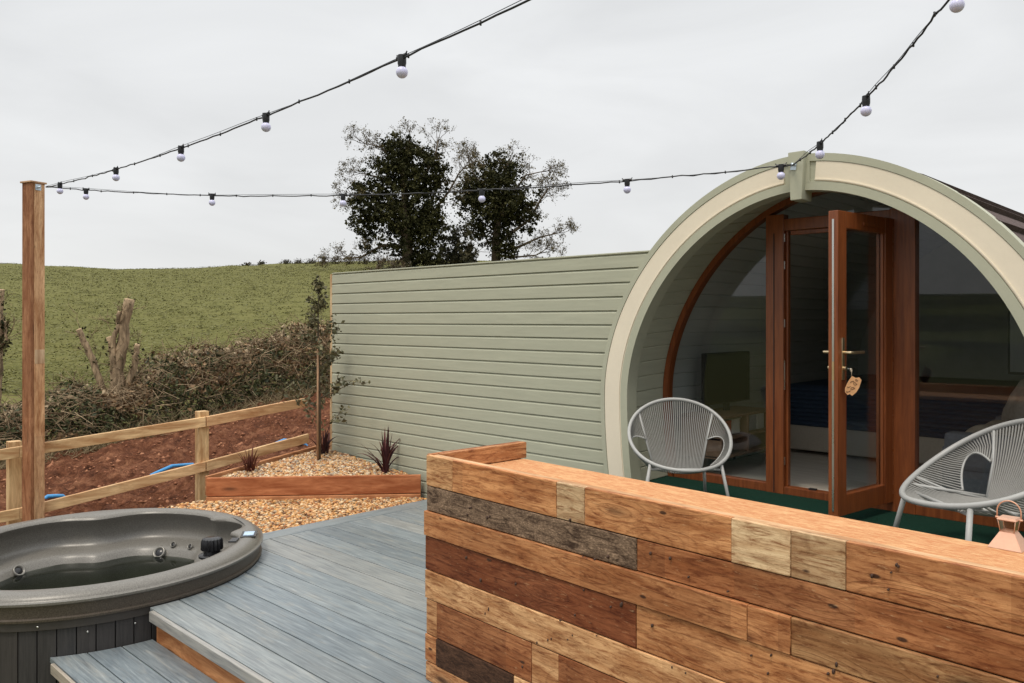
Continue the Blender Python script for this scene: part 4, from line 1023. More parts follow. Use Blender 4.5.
    br = kk.n('ShaderNodeTexBrick', Scale=1.0); br.inputs['Mortar Size'].default_value = .006; br.inputs['Brick Width'].default_value = .33; br.inputs['Row Height'].default_value = .235
    kk.col(c); kk.bump(n, .6, .004); obj('roof', bm, kk.m, t, fix=True)
    # back wall, interior floor
    bm = bmesh.new(); pts = arch(1.45, 1.52, 1.88, zb=-.1); vs = [bm.verts.new((x, 4.45, z)) for x, z in pts]; bm.faces.new(vs); obj('back_wall', bm, M['inner'], t)
    bm = bmesh.new(); box(bm, (0, 2.545, ZF - .02), (2.5, 3.94, .05)); k = NM('pale_laminate', .4, .4)
    n = k.noise(k.coord('Object', (2, 12, 1)), 2, 4); k.col(k.ramp(n, [(.3, (.62, .54, .45)), (.7, (.78, .71, .62))])); obj('interior_floor', bm, k.m, t)
    # ---- glazed front
    g0 = YG - YR
    def arch_frame(A, B, y0, y1, name, sel=None):
        bm = bmesh.new(); band(bm, A, B, y0, y1); return obj(name, bm, M['mahogany'], t, angle=30)
    GA = arch(1.314, 1.446, 1.80); GB = arch(1.272, 1.402, 1.80)
    arch_frame(GA, GB, g0, g0 + .07, 'outer_frame')
    def outline_z(P, x):                                    # upper z of outline at x
        best = None
        for (xa, za), (xb, zb_) in zip(P[:-1], P[1:]):
            if za > ZC - .01 and min(xa, xb) <= x <= max(xa, xb) and abs(xb - xa) > 1e-9: 
                z = za + (zb_ - za) * (x - xa) / (xb - xa); best = z if best is None else max(best, z)
        return best
    PL0, PL1, PR0, PR1 = -.465, -.335, .365, .515
    HZ0, HZ1 = 2.215, 2.295
    def fbox(name, x0, x1, z0, z1, y0=g0 - .004, y1=g0 + .074, bev=.004, parent=t, mat=None):
        bm = bmesh.new(); box(bm, ((x0 + x1) / 2, (y0 + y1) / 2, (z0 + z1) / 2), (x1 - x0, y1 - y0, z1 - z0), None, 0, bev); return obj(name, bm, mat or M['mahogany'], parent)
    fbox('door_post', PL0, PL1, ZF, outline_z(GB, PL0) + .01); fbox('door_post', PR0, PR1, ZF, outline_z(GB, PR1) + .01)
    fbox('post_bead', PL0 + .058, PL0 + .064, ZF + .01, 2.2, g0 - .008, g0 - .002, 0, mat=M['black'])
    fbox('header', PL1, PR0, HZ0, HZ1, g0 + .002, g0 + .072); fbox('threshold', PL1, PR0, ZF, ZF + .052, g0 + .002, g0 + .072)
    fbox('inner_jamb', PL1, PL1 + .018, ZF + .052, HZ0, g0 + .03, g0 + .068); fbox('inner_jamb', PR0 - .035, PR0, ZF + .052, HZ0, g0 + .03, g0 + .068); fbox('inner_head', PL1 + .035, PR0 - .035, HZ0 - .03, HZ0, g0 + .03, g0 + .068)
    for x0, x1 in ((-1.22, PL0), (PR1, 1.22)): fbox('sill_rail', x0, x1, ZF, ZF + .06, g0 + .003, g0 + .07)
    for z in (.60, 1.55, 1.95, 2.14): fbox('strike_plate', PL1 - .004, PL1 + .004, z, z + .055, g0 + .005, g0 + .02, 0, mat=M['steel'])
    fbox('strike_plate', PL1 - .004, PL1 + .004, 1.12, 1.32, g0 + .005, g0 + .02, 0, mat=M['steel'])
    fbox('floor_bolt_keep', -.17, -.12, ZF + .052, ZF + .062, g0 + .02, g0 + .05, .002, mat=M['black'])
    def pane(name, x0, x1, z0=None):
        P = [(x, outline_z(GB, x) + .008) for x in np.linspace(x0, x1, 30)] if name != 'fanlight' else [(x, outline_z(GB, x) + .004) for x in np.linspace(x0, x1, 20)]
        bm = bmesh.new(); zlow = z0 if z0 is not None else ZF + .055
        low = [(x1, zlow), (x0, zlow)]; vs = [bm.verts.new((x, g0 + .036, z)) for x, z in P + low]; bm.faces.new(vs); obj(name, bm, M['glass'], t)
    def edge_x(P, z): return max(x for x, zz in P if abs(zz - z) < .06)
    # side lights follow the curve of the frame
    for sgn in (-1, 1):
        XE = .465 if sgn < 0 else .515; pts = [(x, z) for x, z in GB if sgn * x > XE]
        bm = bmesh.new(); zt = outline_z(GB, sgn * (XE - .01))
        loop = pts + ([(sgn * (XE - .01), zt), (sgn * (XE - .01), ZF + .05)] if sgn < 0 else [(sgn * (XE - .01), ZF + .05), (sgn * (XE - .01), zt)])
        vs = [bm.verts.new((x + (.003 * sgn if abs(x) > XE else 0), g0 + .036, z)) for x, z in loop]; bm.faces.new(vs); obj('window_pane', bm, M['glass'], t)
    pane('fanlight', PL1 - .01, PR0 + .01, HZ1 - .005)
    # open door leaf, hinged on the right post and swung outward
    hx, hy = PR0 - .005, g0 - .012; fx, fy = -1.905 - XC, 4.655 - YR
    Ld = Vector((fx - hx, fy - hy, 0)); ln = Ld.length; ux = Ld.normalized(); uy = Vector((-ux.y, ux.x, 0)); rot = Matrix((ux, uy, Vector((0, 0, 1)))).transposed()
    dz0, dz1 = ZF + .062, HZ0 + .02
    def lbox(bm, u0, u1, v0, v1, z0, z1, bev=.004):
        c = Vector((hx, hy, 0)) + ux * ((u0 + u1) / 2) + uy * ((v0 + v1) / 2) + Vector((0, 0, (z0 + z1) / 2)); box(bm, c, (u1 - u0, v1 - v0, z1 - z0), rot, 0, bev)
    bm = bmesh.new(); fw_ = .095; lbox(bm, 0, fw_, -.03, .03, dz0, dz1); lbox(bm, ln - fw_, ln, -.03, .03, dz0, dz1); lbox(bm, fw_ - .001, ln - fw_ + .001, -.029, .029, dz1 - .10, dz1 - .001); lbox(bm, fw_ - .001, ln - fw_ + .001, -.029, .029, dz0 + .001, dz0 + .12)
    for s_ in (-1, 1):                                      # glazing beads
        for a in ((fw_, fw_ + .012, dz0 + .12, dz1 - .10), (ln - fw_ - .012, ln - fw_, dz0 + .12, dz1 - .10)): lbox(bm, a[0], a[1], s_ * .012 - .008, s_ * .012 + .008, a[2], a[3], 0)
    d = obj('door', bm, M['mahogany'], t)
    bm = bmesh.new(); lbox(bm, fw_ - .004, ln - fw_ + .004, -.003, .003, dz0 + .116, dz1 - .096, 0); obj('pane', bm, M['glass'], d)
    bm = bmesh.new(); lbox(bm, ln - .001, ln + .003, -.005, .007, dz0 + .03, dz1 - .05, 0); obj('lock_strip', bm, M['steel'], d)
    bm = bmesh.new(); lbox(bm, ln - .02, ln + .004, -.005, .008, 1.25, 1.36, 0); obj('latch', bm, M['brass'], d)
    bm = bmesh.new(); lbox(bm, .14, .36, -.0345, -.029, dz1 - .07, dz1 - .05, .002); lbox(bm, .14, .36, .029, .0345, dz1 - .07, dz1 - .05, .002); obj('trickle_vent', bm, M['mahogany'], d)
    hz = 1.412
    for s_ in (-1, 1):
        bm = bmesh.new(); lbox(bm, ln - .062, ln - .034, min(s_ * .030, s_ * .038), max(s_ * .030, s_ * .038), hz - .16, hz + .085, .002)
        c = Vector((hx, hy, hz)) + ux * (ln - .048); tube(bm, [c + uy * s_ * .036, c + uy * s_ * .085, c + uy * s_ * .09 - ux * .02, c + uy * s_ * .088 - ux * .13], .009, 10)
        c2 = c + Vector((0, 0, -.092)); tube(bm, [c2 + uy * s_ * .034, c2 + uy * s_ * .055], .012, 12); obj('handle', bm, M['brass'], d, angle=40)
    for z in (dz0 + .12, 1.3, dz1 - .18):
        bm = bmesh.new(); lbox(bm, -.012, .03, -.055, -.028, z - .05, z + .05, .004); tube(bm, [Vector((hx, hy, z - .06)) - uy * .045 - ux * .004, Vector((hx, hy, z + .06)) - uy * .045 - ux * .004], .011, 10); obj('hinge', bm, M['black'], d)
    bm = bmesh.new(); lbox(bm, -.009, -.003, .01, .025, dz0 + .05, dz1 - .05, 0); obj('hinge_strip', bm, M['steel'], d)
    return t, (Vector((hx + XC, hy + YR, 0)), ux, uy, ln, hz)
def inner_mat():
    k = NM('grey_interior_boards', .6, .3); n = k.noise(k.coord('Object', (2, .3, 2)), 3, 4); k.col(k.ramp(n, [(.3, (.42, .43, .40)), (.7, (.50, .51, .48))])); return k.m
M['inner'] = inner_mat()
podo, (HP, UX, UY, LN, HZ) = pod()
# key with a wooden tag hanging in the door lock
def key_tag():
    c = Vector((HP.x, HP.y, HZ - .092)) + UX * (LN - .048) + UY * .062
    side = 1 if (UY.dot(Vector((0, 0, 0)) - c) > 0) else -1
    if side < 0: c = c - UY * .124
    t = thing('key_fob', 'carved heart shaped wooden fob hanging from the key in the open door', 'key ring', c)
    rot = Matrix.Rotation(math.atan2((UX).y, (UX).x), 3, 'Z')
    u = UX * -1; v = Vector((0, 0, 1)); n = u.cross(v)
    if n.dot(-c) < 0: n = -n
    bm = bmesh.new(); box(bm, n * .012, (.026, .014, .004), rot, 0, .001); tube(bm, [n * .010, n * .022], .003, 8); obj('key', bm, M['steel'], t)
    bm = bmesh.new(); pts = [n * .022 + v * (-.0), n * .024 + v * -.02 + u * .002, n * .02 + v * -.045 + u * .006]; tube(bm, pts, .0022, 6)
    q = n * .022; tube(bm, [q + u * (.010 * math.cos(a)) + v * (.010 * math.sin(a) - .008) for a in np.linspace(0, 5.9, 14)], .0016, 6, closed=True); obj('cord', bm, M['rail2'], t)
    tl = math.radians(-12); cf = Vector((-c.x, -c.y, 0)).normalized(); u = v.cross(cf); n0 = n; org = n * .022; n = cf; FS = 1.22
    def P(x, y, d=0): x2 = x * math.cos(tl) - y * math.sin(tl); y2 = x * math.sin(tl) + y * math.cos(tl); return org + u * ((x2 + .006) * FS) + v * (y2 * FS - .098) + n * (.004 + d)
    out = [(-.012, .045), (.006, .040), (.020, .046), (.032, .036), (.030, .0), (.022, -.025), (.008, -.046), (-.004, -.040), (-.012, -.047), (-.026, -.036), (-.030, -.018), (-.024, .012), (-.018, .03)]
    bm = bmesh.new(); a = [bm.verts.new(P(x, y, -.003)) for x, y in out]; b = [bm.verts.new(P(x, y, .003)) for x, y in out]; bm.faces.new(a); bm.faces.new(b[::-1])
    for k in range(len(out)): bm.faces.new((a[k], a[(k + 1) % len(out)], b[(k + 1) % len(out)], b[k]))
    fob = obj('fob', bm, paint('orange_birch', (.62, .33, .15), .6, .15, 30), t)
    bm = bmesh.new(); random.seed(4)                        # burnt scrolls
    for x0, y0, sc in ((-.012, -.03, 1), (.004, -.012, 1.1), (.010, .012, 1), (-.006, .018, .9), (.012, .030, .7), (-.014, -.008, .8)):
        tube(bm, [P(x0 + .008 * sc * math.cos(a_ + x0 * 90), y0 + .006 * sc * math.sin(a_ * 1.3), .0042) for a_ in np.linspace(0, 5, 9)], .0013, 5)
    obj('engraving', bm, paint('burnt_line', (.06, .02, .01), .8, .1), fob)
M['rail2'] = paint('jute_cord', (.55, .46, .34), .9, .15, 60)
key_tag()
# turf covered platform before and inside the arch
def platform():
    bm = bmesh.new(); box(bm, (-2.1, 4.60, ZF - .045), (3.3, 1.5, .08)); box(bm, (-2.1, 4.62, ZF / 2 - .09), (3.2, 1.4, ZF - .02))
    o = obj('pod_platform', bm, paint('dark_platform', (.03, .03, .03), .8, .1)); struct(o)
    k = NM('artificial_turf', .85, .15); n = k.noise(k.coord('Object'), 120, 3, .8); k.col(k.ramp(n, [(.35, (.003, .018, .012)), (.65, (.010, .052, .034))])); k.bump(n, .8, .01)
    bm = bmesh.new(); box(bm, (-2.1, 4.585, ZF - .002), (3.3, 1.44, .006)); struct(obj('artificial_turf', bm, k.m))
platform()

# ---------------------------------------------------------------- things inside the pod
def interior():
    t = thing('television', 'black flat television on the cabinet behind the left window of the pod', 'television', (-3.28, 5.90, .835), math.radians(90))
    bm = bmesh.new(); box(bm, (0, 0, .30), (.72, .035, .41), None, 0, .006); obj('casing', bm, paint('matt_black', (.010, .010, .011), .95, .1, 6, 0, 0.0), t)
    bm = bmesh.new(); box(bm, (0, -.019, .305), (.69, .003, .37)); obj('screen', bm, paint('dark_screen', (.006, .007, .009), .8, .1, 6, 0, .02), t)
    bm = bmesh.new(); box(bm, (0, 0, .05), (.06, .03, .12)); box(bm, (0, 0, .008), (.26, .15, .014)); obj('stand', bm, M['black'], t)
    w = paint('walnut_veneer', (.20, .12, .075), .5, .25, 12)
    t = thing('media_cabinet', 'open shelved wooden media cabinet on thin black legs behind the left window', 'cabinet', (-3.24, 5.86, .42), 0)
    for nm, z in (('top', .44), ('shelf', .28), ('bottom_panel', .14)):
        bm = bmesh.new(); box(bm, (0, 0, z), (.34, .84, .022), None, 0, .003); obj(nm, bm, w, t)
    for y in (-.41, 0, .41):
        bm = bmesh.new(); box(bm, (0, y, .29), (.35, .02, .30)); obj('side_panel', bm, w, t)
    for x in (-.14, .14):
        for y in (-.36, .36):
            bm = bmesh.new(); tube(bm, [(x, y, .13), (x * 1.1, y * 1.05, 0)], .012, 8); obj('leg', bm, M['black'], t)
    random.seed(6)
    pt_ = [(.55, .50, .42), (.45, .08, .05), (.6, .58, .5), (.5, .48, .44), (.3, .3, .32), (.62, .6, .56)]
    lab = ['small cream box on the media cabinet shelf behind the window', 'small red box on the media cabinet shelf behind the window', 'squat white tin on the media cabinet shelf', 'grey ribbed tin on the media cabinet shelf', 'dark grey carton at the back end of the cabinet shelf', 'tall off white carton on the cabinet shelf']
    for i, (c, l_) in enumerate(zip(pt_, lab)):
        y = 5.50 + i * .135; bm = bmesh.new(); box(bm, (0, 0, .045 + .005 * i), (.10, .11, .09 + .01 * i), None, 0, .006); box(bm, (0, 0, .094 + .01 * i), (.104, .114, .012), None, 0, .003)
        o = obj('storage_box', bm, paint('box_card_%d' % i, c, .6, .1), None); o.location = (-3.17, y, .712); tag(o, l_, 'box')
    # bed across the back
    t = thing('bed', 'bed with dark blue quilted cover at the back of the pod, seen through the doorway', 'bed', (-2.32, 7.98, .42))
    bm = bmesh.new(); box(bm, (0, 0, .14), (1.95, 2.0, .24), None, 0, .02); obj('base', bm, paint('oatmeal_fabric', (.50, .44, .36), .9, .1, 60, .2), t)
    bm = bmesh.new(); N = 9; vs = []
    for j in range(N * 6 + 1):
        f = j / (N * 6); z = .24 + f * .34; b_ = .016 * abs(math.sin(math.pi * f * N)); vs.append((-1.01 - b_, z))
    prof = vs + [(-.97, .60), (.9, .60)]
    a = [bm.verts.new((-.97, y, z)) for y, z in prof]; b = [bm.verts.new((.97, y, z)) for y, z in prof]
    for k_ in range(len(prof) - 1): bm.faces.new((a[k_], b[k_], b[k_ + 1], a[k_ + 1]))
    obj('cover', bm, paint('navy_quilt', (.03, .05, .085), .9, .15, 30, .2), t)
    # armchair / sofa by the right window
    t = thing('sofa', 'grey sofa with rumpled cream throw behind the right window of the pod', 'sofa', (-1.28, 6.35, .42))
    g = paint('grey_upholstery', (.17, .18, .20), .95, .15, 50, .3)
    bm = bmesh.new(); box(bm, (0, 0, .20), (.70, 1.35, .34), None, 0, .04); obj('seat', bm, g, t)
    bm = bmesh.new(); box(bm, (.26, .05, .50), (.18, 1.25, .42), None, 0, .05); obj('backrest', bm, g, t)
    for y in (-.62, .62):
        bm = bmesh.new(); box(bm, (0, y, .34), (.66, .14, .24), None, 0, .04); obj('armrest', bm, g, t)
    def cloth(name, label, c, sx, sy, h, colr, seed, cat):
        bm = bmesh.new(); n = 26; g_ = []
        for i in range(n + 1):
            r_ = []
            for j in range(n + 1):
                x, y = (i / n - .5) * sx, (j / n - .5) * sy; e_ = (1 - (2 * i / n - 1) ** 4) * (1 - (2 * j / n - 1) ** 4)
                r_.append(bm.verts.new((x * (1 + .05 * mnoise.noise(Vector((y * 6, seed, 0)))), y, h * e_ * (1 + .35 * mnoise.noise(Vector((x * 9, y * 9, seed)))))))
            g_.append(r_)
        for i in range(n):
            for j in range(n): bm.faces.new((g_[i][j], g_[i + 1][j], g_[i + 1][j + 1], g_[i][j + 1]))
        o = obj(name, bm, paint(name + '_cloth', colr, .95, .2, 25, .4), None, smooth=True); o.location = c; tag(o, label, cat); return o
    cloth('throw', 'rumpled cream throw lying over the sofa seat behind the right chair', (-1.36, 6.2, .795), .5, .85, .10, (.42, .35, .27), 2, 'blanket')
    p = cloth('cushion', 'pale cushion propped upright on the sofa behind the right window', (-1.20, 6.55, 1.02), .42, .42, .12, (.38, .33, .28), 5, 'cushion'); p.rotation_euler = (math.radians(62), 0, math.radians(-50)); p.location = (-1.30, 6.62, 1.0)
    # pale blind panel on the wall
    t = thing('wall_mirror', 'pale grey rectangular mirror hanging inside the pod behind the right window', 'mirror', (-1.35, 7.6, 1.2))
    bm = bmesh.new(); box(bm, (0, 0, .35), (.60, .02, .75)); obj('mirror_glass', bm, paint('grey_mirror', (.30, .32, .32), .3, .08), t)
    bm = bmesh.new(); box(bm, (0, .016, .35), (.64, .02, .79), None, 0, .004); obj('frame', bm, M['black'], t)
interior()

# ---------------------------------------------------------------- corded lounge chairs
def chair(loc, rz, label, W=.70, back=.40, lip=.272):
    t = thing('cord_lounge_chair', label, 'chair', loc, rz, 'grey corded lounge chairs on the turf by the pod')
    s = W / .70
    # hoop: local x right, y back, z up; wide leaning oval, flattened seat lip
    def hoop(a):                                            # a=0 front lip centre, pi top
        c, sn = math.cos(a), math.sin(a)
        x = .345 * sn * (1 - .08 * c)
        f = (1 - c) / 2                                      # 0 front .. 1 top
        y = -.30 + .60 * f ** .85; z = lip + back * f ** 1.35
        return Vector((x, y, z)) * s
    H = [hoop(2 * math.pi * i / 64) for i in range(64)]
    bm = bmesh.new(); tube(bm, H, .0125 * s, 10, closed=True); obj('hoop', bm, M['chairgrey'], t)
    def rl(u): return Vector((u * .165, .13 + .0 * u, .235)) * s     # rear seat line (u -1..1)
    bm = bmesh.new(); r = .0043 * s
    # back panel cords: from the top of the hoop down to the rear seat line
    n = 38
    for i in range(n):
        u = -1 + 2 * i / (n - 1); a = math.pi - u * .80; top = hoop(a); bot = rl(u); mid = top.lerp(bot, .55) + Vector((0, .035 * (1 - u * u * .5), 0)) * s
        q = [top.lerp(mid, f / 4) if f <= 4 else mid.lerp(bot, (f - 4) / 4) for f in range(9)]
        q = [((1 - f / 8) ** 2) * top + 2 * (1 - f / 8) * (f / 8) * mid + (f / 8) ** 2 * bot for f in range(9)]
        tube(bm, q, r, 5, cap=False)
    obj('back_cords', bm, M['rope'], t)
    # seat cords: rear line forward to the lip
    bm = bmesh.new(); n = 36
    for i in range(n):
        u = -1 + 2 * i / (n - 1); bot = rl(u); front = hoop(u * 1.02); mid = bot.lerp(front, .5) + Vector((0, 0, -.045)) * s
        tube(bm, [((1 - f / 6) ** 2) * bot + 2 * (1 - f / 6) * (f / 6) * mid + (f / 6) ** 2 * front for f in range(7)], r, 5, cap=False)
    obj('seat_cords', bm, M['rope'], t)
    # side panels: cords from hoop side to a small inner arch that rings the arm opening
    for sg in (-1, 1):
        fr0 = hoop(sg * (math.pi - .80)); inn = []
        b0 = rl(sg); b1 = hoop(sg * .98)
        tt_ = hoop(sg * (math.pi - .95)); pA = rl(sg).lerp(hoop(sg * (math.pi - .80)), .52)
        def inner(f):                                       # opening edge: from high on the back edge, bulging outwards, down to the seat side
            p0 = pA; p3 = b0.lerp(b1, .30) + Vector((sg * .012, 0, .004)) * s
            p1 = p0 + Vector((sg * .15, .0, .075)) * s; p2 = p3 + Vector((sg * .150, .06, .09)) * s
            return (1 - f) ** 3 * p0 + 3 * (1 - f) ** 2 * f * p1 + 3 * (1 - f) * f * f * p2 + f ** 3 * p3
        bm = bmesh.new(); tube(bm, [inner(i / 16) for i in range(17)], .0055 * s, 6); tube(bm, [rl(sg), rl(sg).lerp(fr0, .5) + Vector((0, .012, 0)) * s, fr0], .007 * s, 6)
        tube(bm, [rl(sg), rl(sg).lerp(b1, .5) + Vector((0, 0, -.02)), b1], .006 * s, 6); obj('opening_edge', bm, M['chairgrey'], t)
        bm = bmesh.new(); n = 30
        for i in range(n):
            f = i / (n - 1); a = sg * ((math.pi - .84) * (1 - f) + 1.0 * f)
            p = hoop(a); q = inner(f); m_ = p.lerp(q, .5) + Vector((0, .012, -.006)) * s
            tube(bm, [p, m_, q], r, 5, cap=False)
        obj('side_cords', bm, M['rope'], t)
    # frame under the seat and splayed legs
    bm = bmesh.new(); fl = [hoop(.80) + Vector((0, 0, -.012)), hoop(-.80) + Vector((0, 0, -.012))]; rl_ = [Vector((.19, .17, .235)) * s, Vector((-.19, .17, .235)) * s]
    tube(bm, [fl[0] + Vector((0, .0, -.03)), fl[1] + Vector((0, 0, -.03))], .008 * s, 8); tube(bm, rl_, .009 * s, 8)
    tube(bm, [fl[0], rl_[0]], .008 * s, 8); tube(bm, [fl[1], rl_[1]], .008 * s, 8); obj('seat_frame', bm, M['chairgrey'], t)
    for p, d in ((fl[0], Vector((.055, -.05, 0))), (fl[1], Vector((-.055, -.05, 0))), (rl_[0], Vector((.03, .09, 0))), (rl_[1], Vector((-.03, .09, 0)))):
        e_ = p + d * s; e_.z = .012; bm = bmesh.new(); tube(bm, [p, e_], .0115 * s, 10); lg = obj('leg', bm, M['chairgrey'], t)
        bm = bmesh.new(); lathe(bm, [(0, 0), (.014, 0), (.014, .02), (.012, .024)], (e_.x, e_.y, -.001), 12); obj('foot_cap', bm, M['rope'], lg)
    return t
def face_cam(P, extra=0): return math.atan2(P[0], -P[1]) * 0 + extra
pl = at_depth(681, 320, 5.16); chair((pl.x, pl.y, ZF + .002), math.radians(42), 'grey corded oval chair in front of the pod window left of the doors', .655, .405, .305)
pr = at_depth(980, 320, 3.95); chair((pr.x, pr.y, ZF + .002), math.radians(-45), 'grey corded oval chair right of the pod doors, cut by the right edge', .83, .32)

# ---------------------------------------------------------------- reclaimed timber bar
def bar():
    C1 = Vector((-2.772, 2.347, 0)); C2 = Vector((-.451, 2.203, 0)); u = (C2 - C1).normalized(); nin = Vector((-u.y, u.x, 0))   # inwards (away from the viewer)
    t = thing('timber_bar', 'waist high bar wall clad in mixed reclaimed planks with orange sawn timber top', 'bar', (C1.x, C1.y, 0)); L = 3.1
    def u_at(px):                                           # distance along the face for a picture column
        d = ray(px, 0); den = d.x * u.y - d.y * u.x
        s_ = (C1.x * u.y - C1.y * u.x) / den; return (Vector((d.x * s_, d.y * s_, 0)) - C1).dot(u)
    honey = (.62, .315, .140); pale = (.74, .46, .235); brown = (.42, .185, .080); red = (.24, .082, .034); grey = (.17, .115, .08); dark = (.06, .030, .018); tan = (.54, .265, .118); white = (.76, .58, .36); pink = (.50, .27, .14)
    rows = [(1.0, .862, [(430, 456, pale, 0), (456, 560, honey, 0), (560, 588, white, 0), (588, 735, honey, 0), (735, 794, white, 0), (794, 849, white, 0), (849, 1300, tan, 0)]),
            (.862, .752, [(432, 640, grey, 1), (640, 1300, brown, 0)]),
            (.752, .640, [(430, 752, (.50, .245, .108), 0), (752, 795, tan, 0), (795, 1300, (.46, .27, .13), 0)]),
            (.640, .490, [(430, 640, red, 0), (640, 1300, honey, 0)]),
            (.490, .362, [(431, 930, pale, 0), (930, 1300, brown, 0)]),
            (.362, .205, [(431, 441, pale, 0), (441, 536, brown, 0), (536, 563, pale, 0), (563, 1300, brown, 0)]),
            (.205, .085, [(430, 441, honey, 0), (441, 518, dark, 1), (518, 600, pale, 0), (600, 1300, honey, 0)]),
            (.085, -.0, [(430, 700, pale, 0), (700, 1300, tan, 0)])]
    b = Boards(); random.seed(21)
    for i, (z1, z0, segs) in enumerate(rows):
        off = random.uniform(-.004, .005)
        for px0, px1, c, mi in segs:
            a = u_at(px0) if px0 > 435 else random.uniform(-.012, .004); e_ = min(L, u_at(px1)) if px1 < 1200 else L
            f = random.uniform(1.02, 1.2); th = .020 + random.uniform(0, .007)
            b.add(u * (a + .0006) - nin * (th + off) + Vector((0, 0, z0 + .0018)), u * (e_ - a - .0012), (0, 0, z1 - z0 - .0036), nin * th, tuple(v * f for v in c), .003, mi=mi)
    b.done('plank_cladding', [M['reclaimed'], M['charred']], t)
    b = Boards()                                            # left end cladding, one short board per row
    for i, (z1, z0, segs) in enumerate(rows):
        b.add(u * (-.022) + Vector((0, 0, z0 + .001)), nin * (.60 if i else .56), (0, 0, z1 - z0 - .002), u * .021, random.choice([pale, honey, brown, red]), .0022)
    b.done('end_cladding', M['reclaimed'], t)
    b = Boards(); b.add(u * .0 + nin * .002 + Vector((0, 0, .90)), u * L, nin * .045, (0, 0, .093), (.66, .44, .25), .002); b.done('front_lip', M['sawn'], t)
    b = Boards(); b.add(u * .03 + nin * .048 + Vector((0, 0, .885)), u * (L - .03), nin * .50, (0, 0, .035), (.60, .33, .155), .003); b.done('counter_top', M['counter'], t)
    b = Boards(); b.add(u * .0 + nin * .05 + Vector((0, 0, .921)), nin * .52, (0, 0, .078), u * .028, honey, .004); b.done('return_board', M['reclaimed'], t)
    b = Boards(); b.add(u * .06 + nin * .05 + Vector((0, 0, .02)), u * (L - .1), (0, 0, .86), nin * .02, (.4, .25, .14), .002)
    b.add(u * .06 + nin * .52 + Vector((0, 0, .02)), u * (L - .1), (0, 0, .86), nin * .02, (.4, .25, .14), .002); b.done('carcass', M['sawn'], t)
    bm = bmesh.new(); random.seed(3)                        # nails left in the boards
    for _ in range(46):
        a0 = random.uniform(.03, 2.3); z0 = random.uniform(.1, .98)
        for __ in range(random.choice((1, 2, 2, 3))):
            a = a0 + random.gauss(0, .022); z = min(.985, z0 + random.gauss(0, .022)); r_ = random.uniform(.0022, .0042)
            mt = (-nin).to_track_quat('Z', 'Y').to_matrix() @ Matrix.Diagonal((1, random.uniform(1, 2.2), 1))
            lathe(bm, [(r_, -.006), (r_ * .9, .0008), (0, .0012)], u * a - nin * .0275 + Vector((0, 0, z)), 8, 0, mt)
    nl = obj('nail_heads', bm, paint('rusty_nail', (.06, .03, .02), .6, .3, 50), t); nl['kind'] = 'stuff'
    return C1, u, nin
def counter():
    k = NM('rough_sawn_orange_counter', .8, .25); tint = k.n('ShaderNodeVertexColor', _layer_name='tint').outputs[0]
    n = k.noise(k.coord(uv='grain', scale=(14, 60, 1)), 1.5, 7, .8, .5); n2 = k.noise(k.coord(uv='grain', scale=(3, 9, 1)), 2, 5, .65, .5)
    c = k.mix(k.ramp(n, [(.42, 0.0), (.6, .8)]), tint, (.46, .15, .055)); c = k.mix(k.ramp(n, [(.34, .7), (.44, 0.0)]), c, (.74, .50, .28))
    c = k.mix(k.ramp(n2, [(.5, 0.0), (.66, .6)]), c, (.72, .44, .22)); k.col(c); k.bump(n, .9, .005); return k.m
M['counter'] = counter()
BC, BU, BN = bar()

# copper lantern on the counter
def lantern():
    p = at_z(1001, 551, .921); t = thing('copper_lantern', 'small copper lantern with tapered base and ring handle at the right end of the bar', 'lantern', (p.x + .0, p.y + .0, .9205), math.atan2(BU.y, BU.x))
    s = 1.0; hw0, hw1, hh = .060, .026, .062
    c = Vector((0, 0, 0)); P = at_z(1008, 548, .92); t.location = (P.x, P.y + .012, .9205)
    t.scale = (.76, .76, .76)
    def frust(bm, w0, w1, z0, z1, cap=True):
        a = [bm.verts.new((x * w0, y * w0, z0)) for x, y in ((-1, -1), (1, -1), (1, 1), (-1, 1))]; b = [bm.verts.new((x * w1, y * w1, z1)) for x, y in ((-1, -1), (1, -1), (1, 1), (-1, 1))]
        for k in range(4): bm.faces.new((a[k], a[(k + 1) % 4], b[(k + 1) % 4], b[k]))
        if cap: bm.faces.new(a[::-1]); bm.faces.new(b)
    bm = bmesh.new(); frust(bm, hw0, hw1, 0, hh); bmesh.ops.bevel(bm, geom=list(bm.edges), offset=.0015, segments=2, affect='EDGES'); obj('base', bm, M['copper'], t)
    bm = bmesh.new(); frust(bm, .024, .030, hh, hh + .048, False); obj('glass_chimney', bm, glass('lantern_glass', (.9, .85, .8), 1.0), t)
    bm = bmesh.new(); frust(bm, .034, .030, hh + .048, hh + .056); obj('roof', bm, M['copper'], t)
    bm = bmesh.new()
    for x in (-1, 1):
        for y in (-1, 1): tube(bm, [(x * .024, y * .024, hh), (x * .031, y * .031, hh + .05)], .0018, 6)
    for z, w_ in ((hh + .002, .0245), (hh + .046, .0305)): tube(bm, [(-w_, -w_, z), (w_, -w_, z), (w_, w_, z), (-w_, w_, z)], .0016, 6, closed=True)
    obj('frame', bm, M['copper'], t)
    bm = bmesh.new(); pts = [Vector((-.042, 0, hh + .05))] + [Vector((-.042 * math.cos(a), 0, hh + .075 + .045 * math.sin(a))) for a in np.linspace(0, math.pi, 15)] + [Vector((.042, 0, hh + .05))]
    tube(bm, pts, .0026, 8)
    for x in (-.042, .042): lathe(bm, [(0, -.004), (.007, -.003), (.007, .003), (0, .004)], (x, 0, hh + .05), 12)
    obj('handle', bm, M['copper'], t)
lantern()

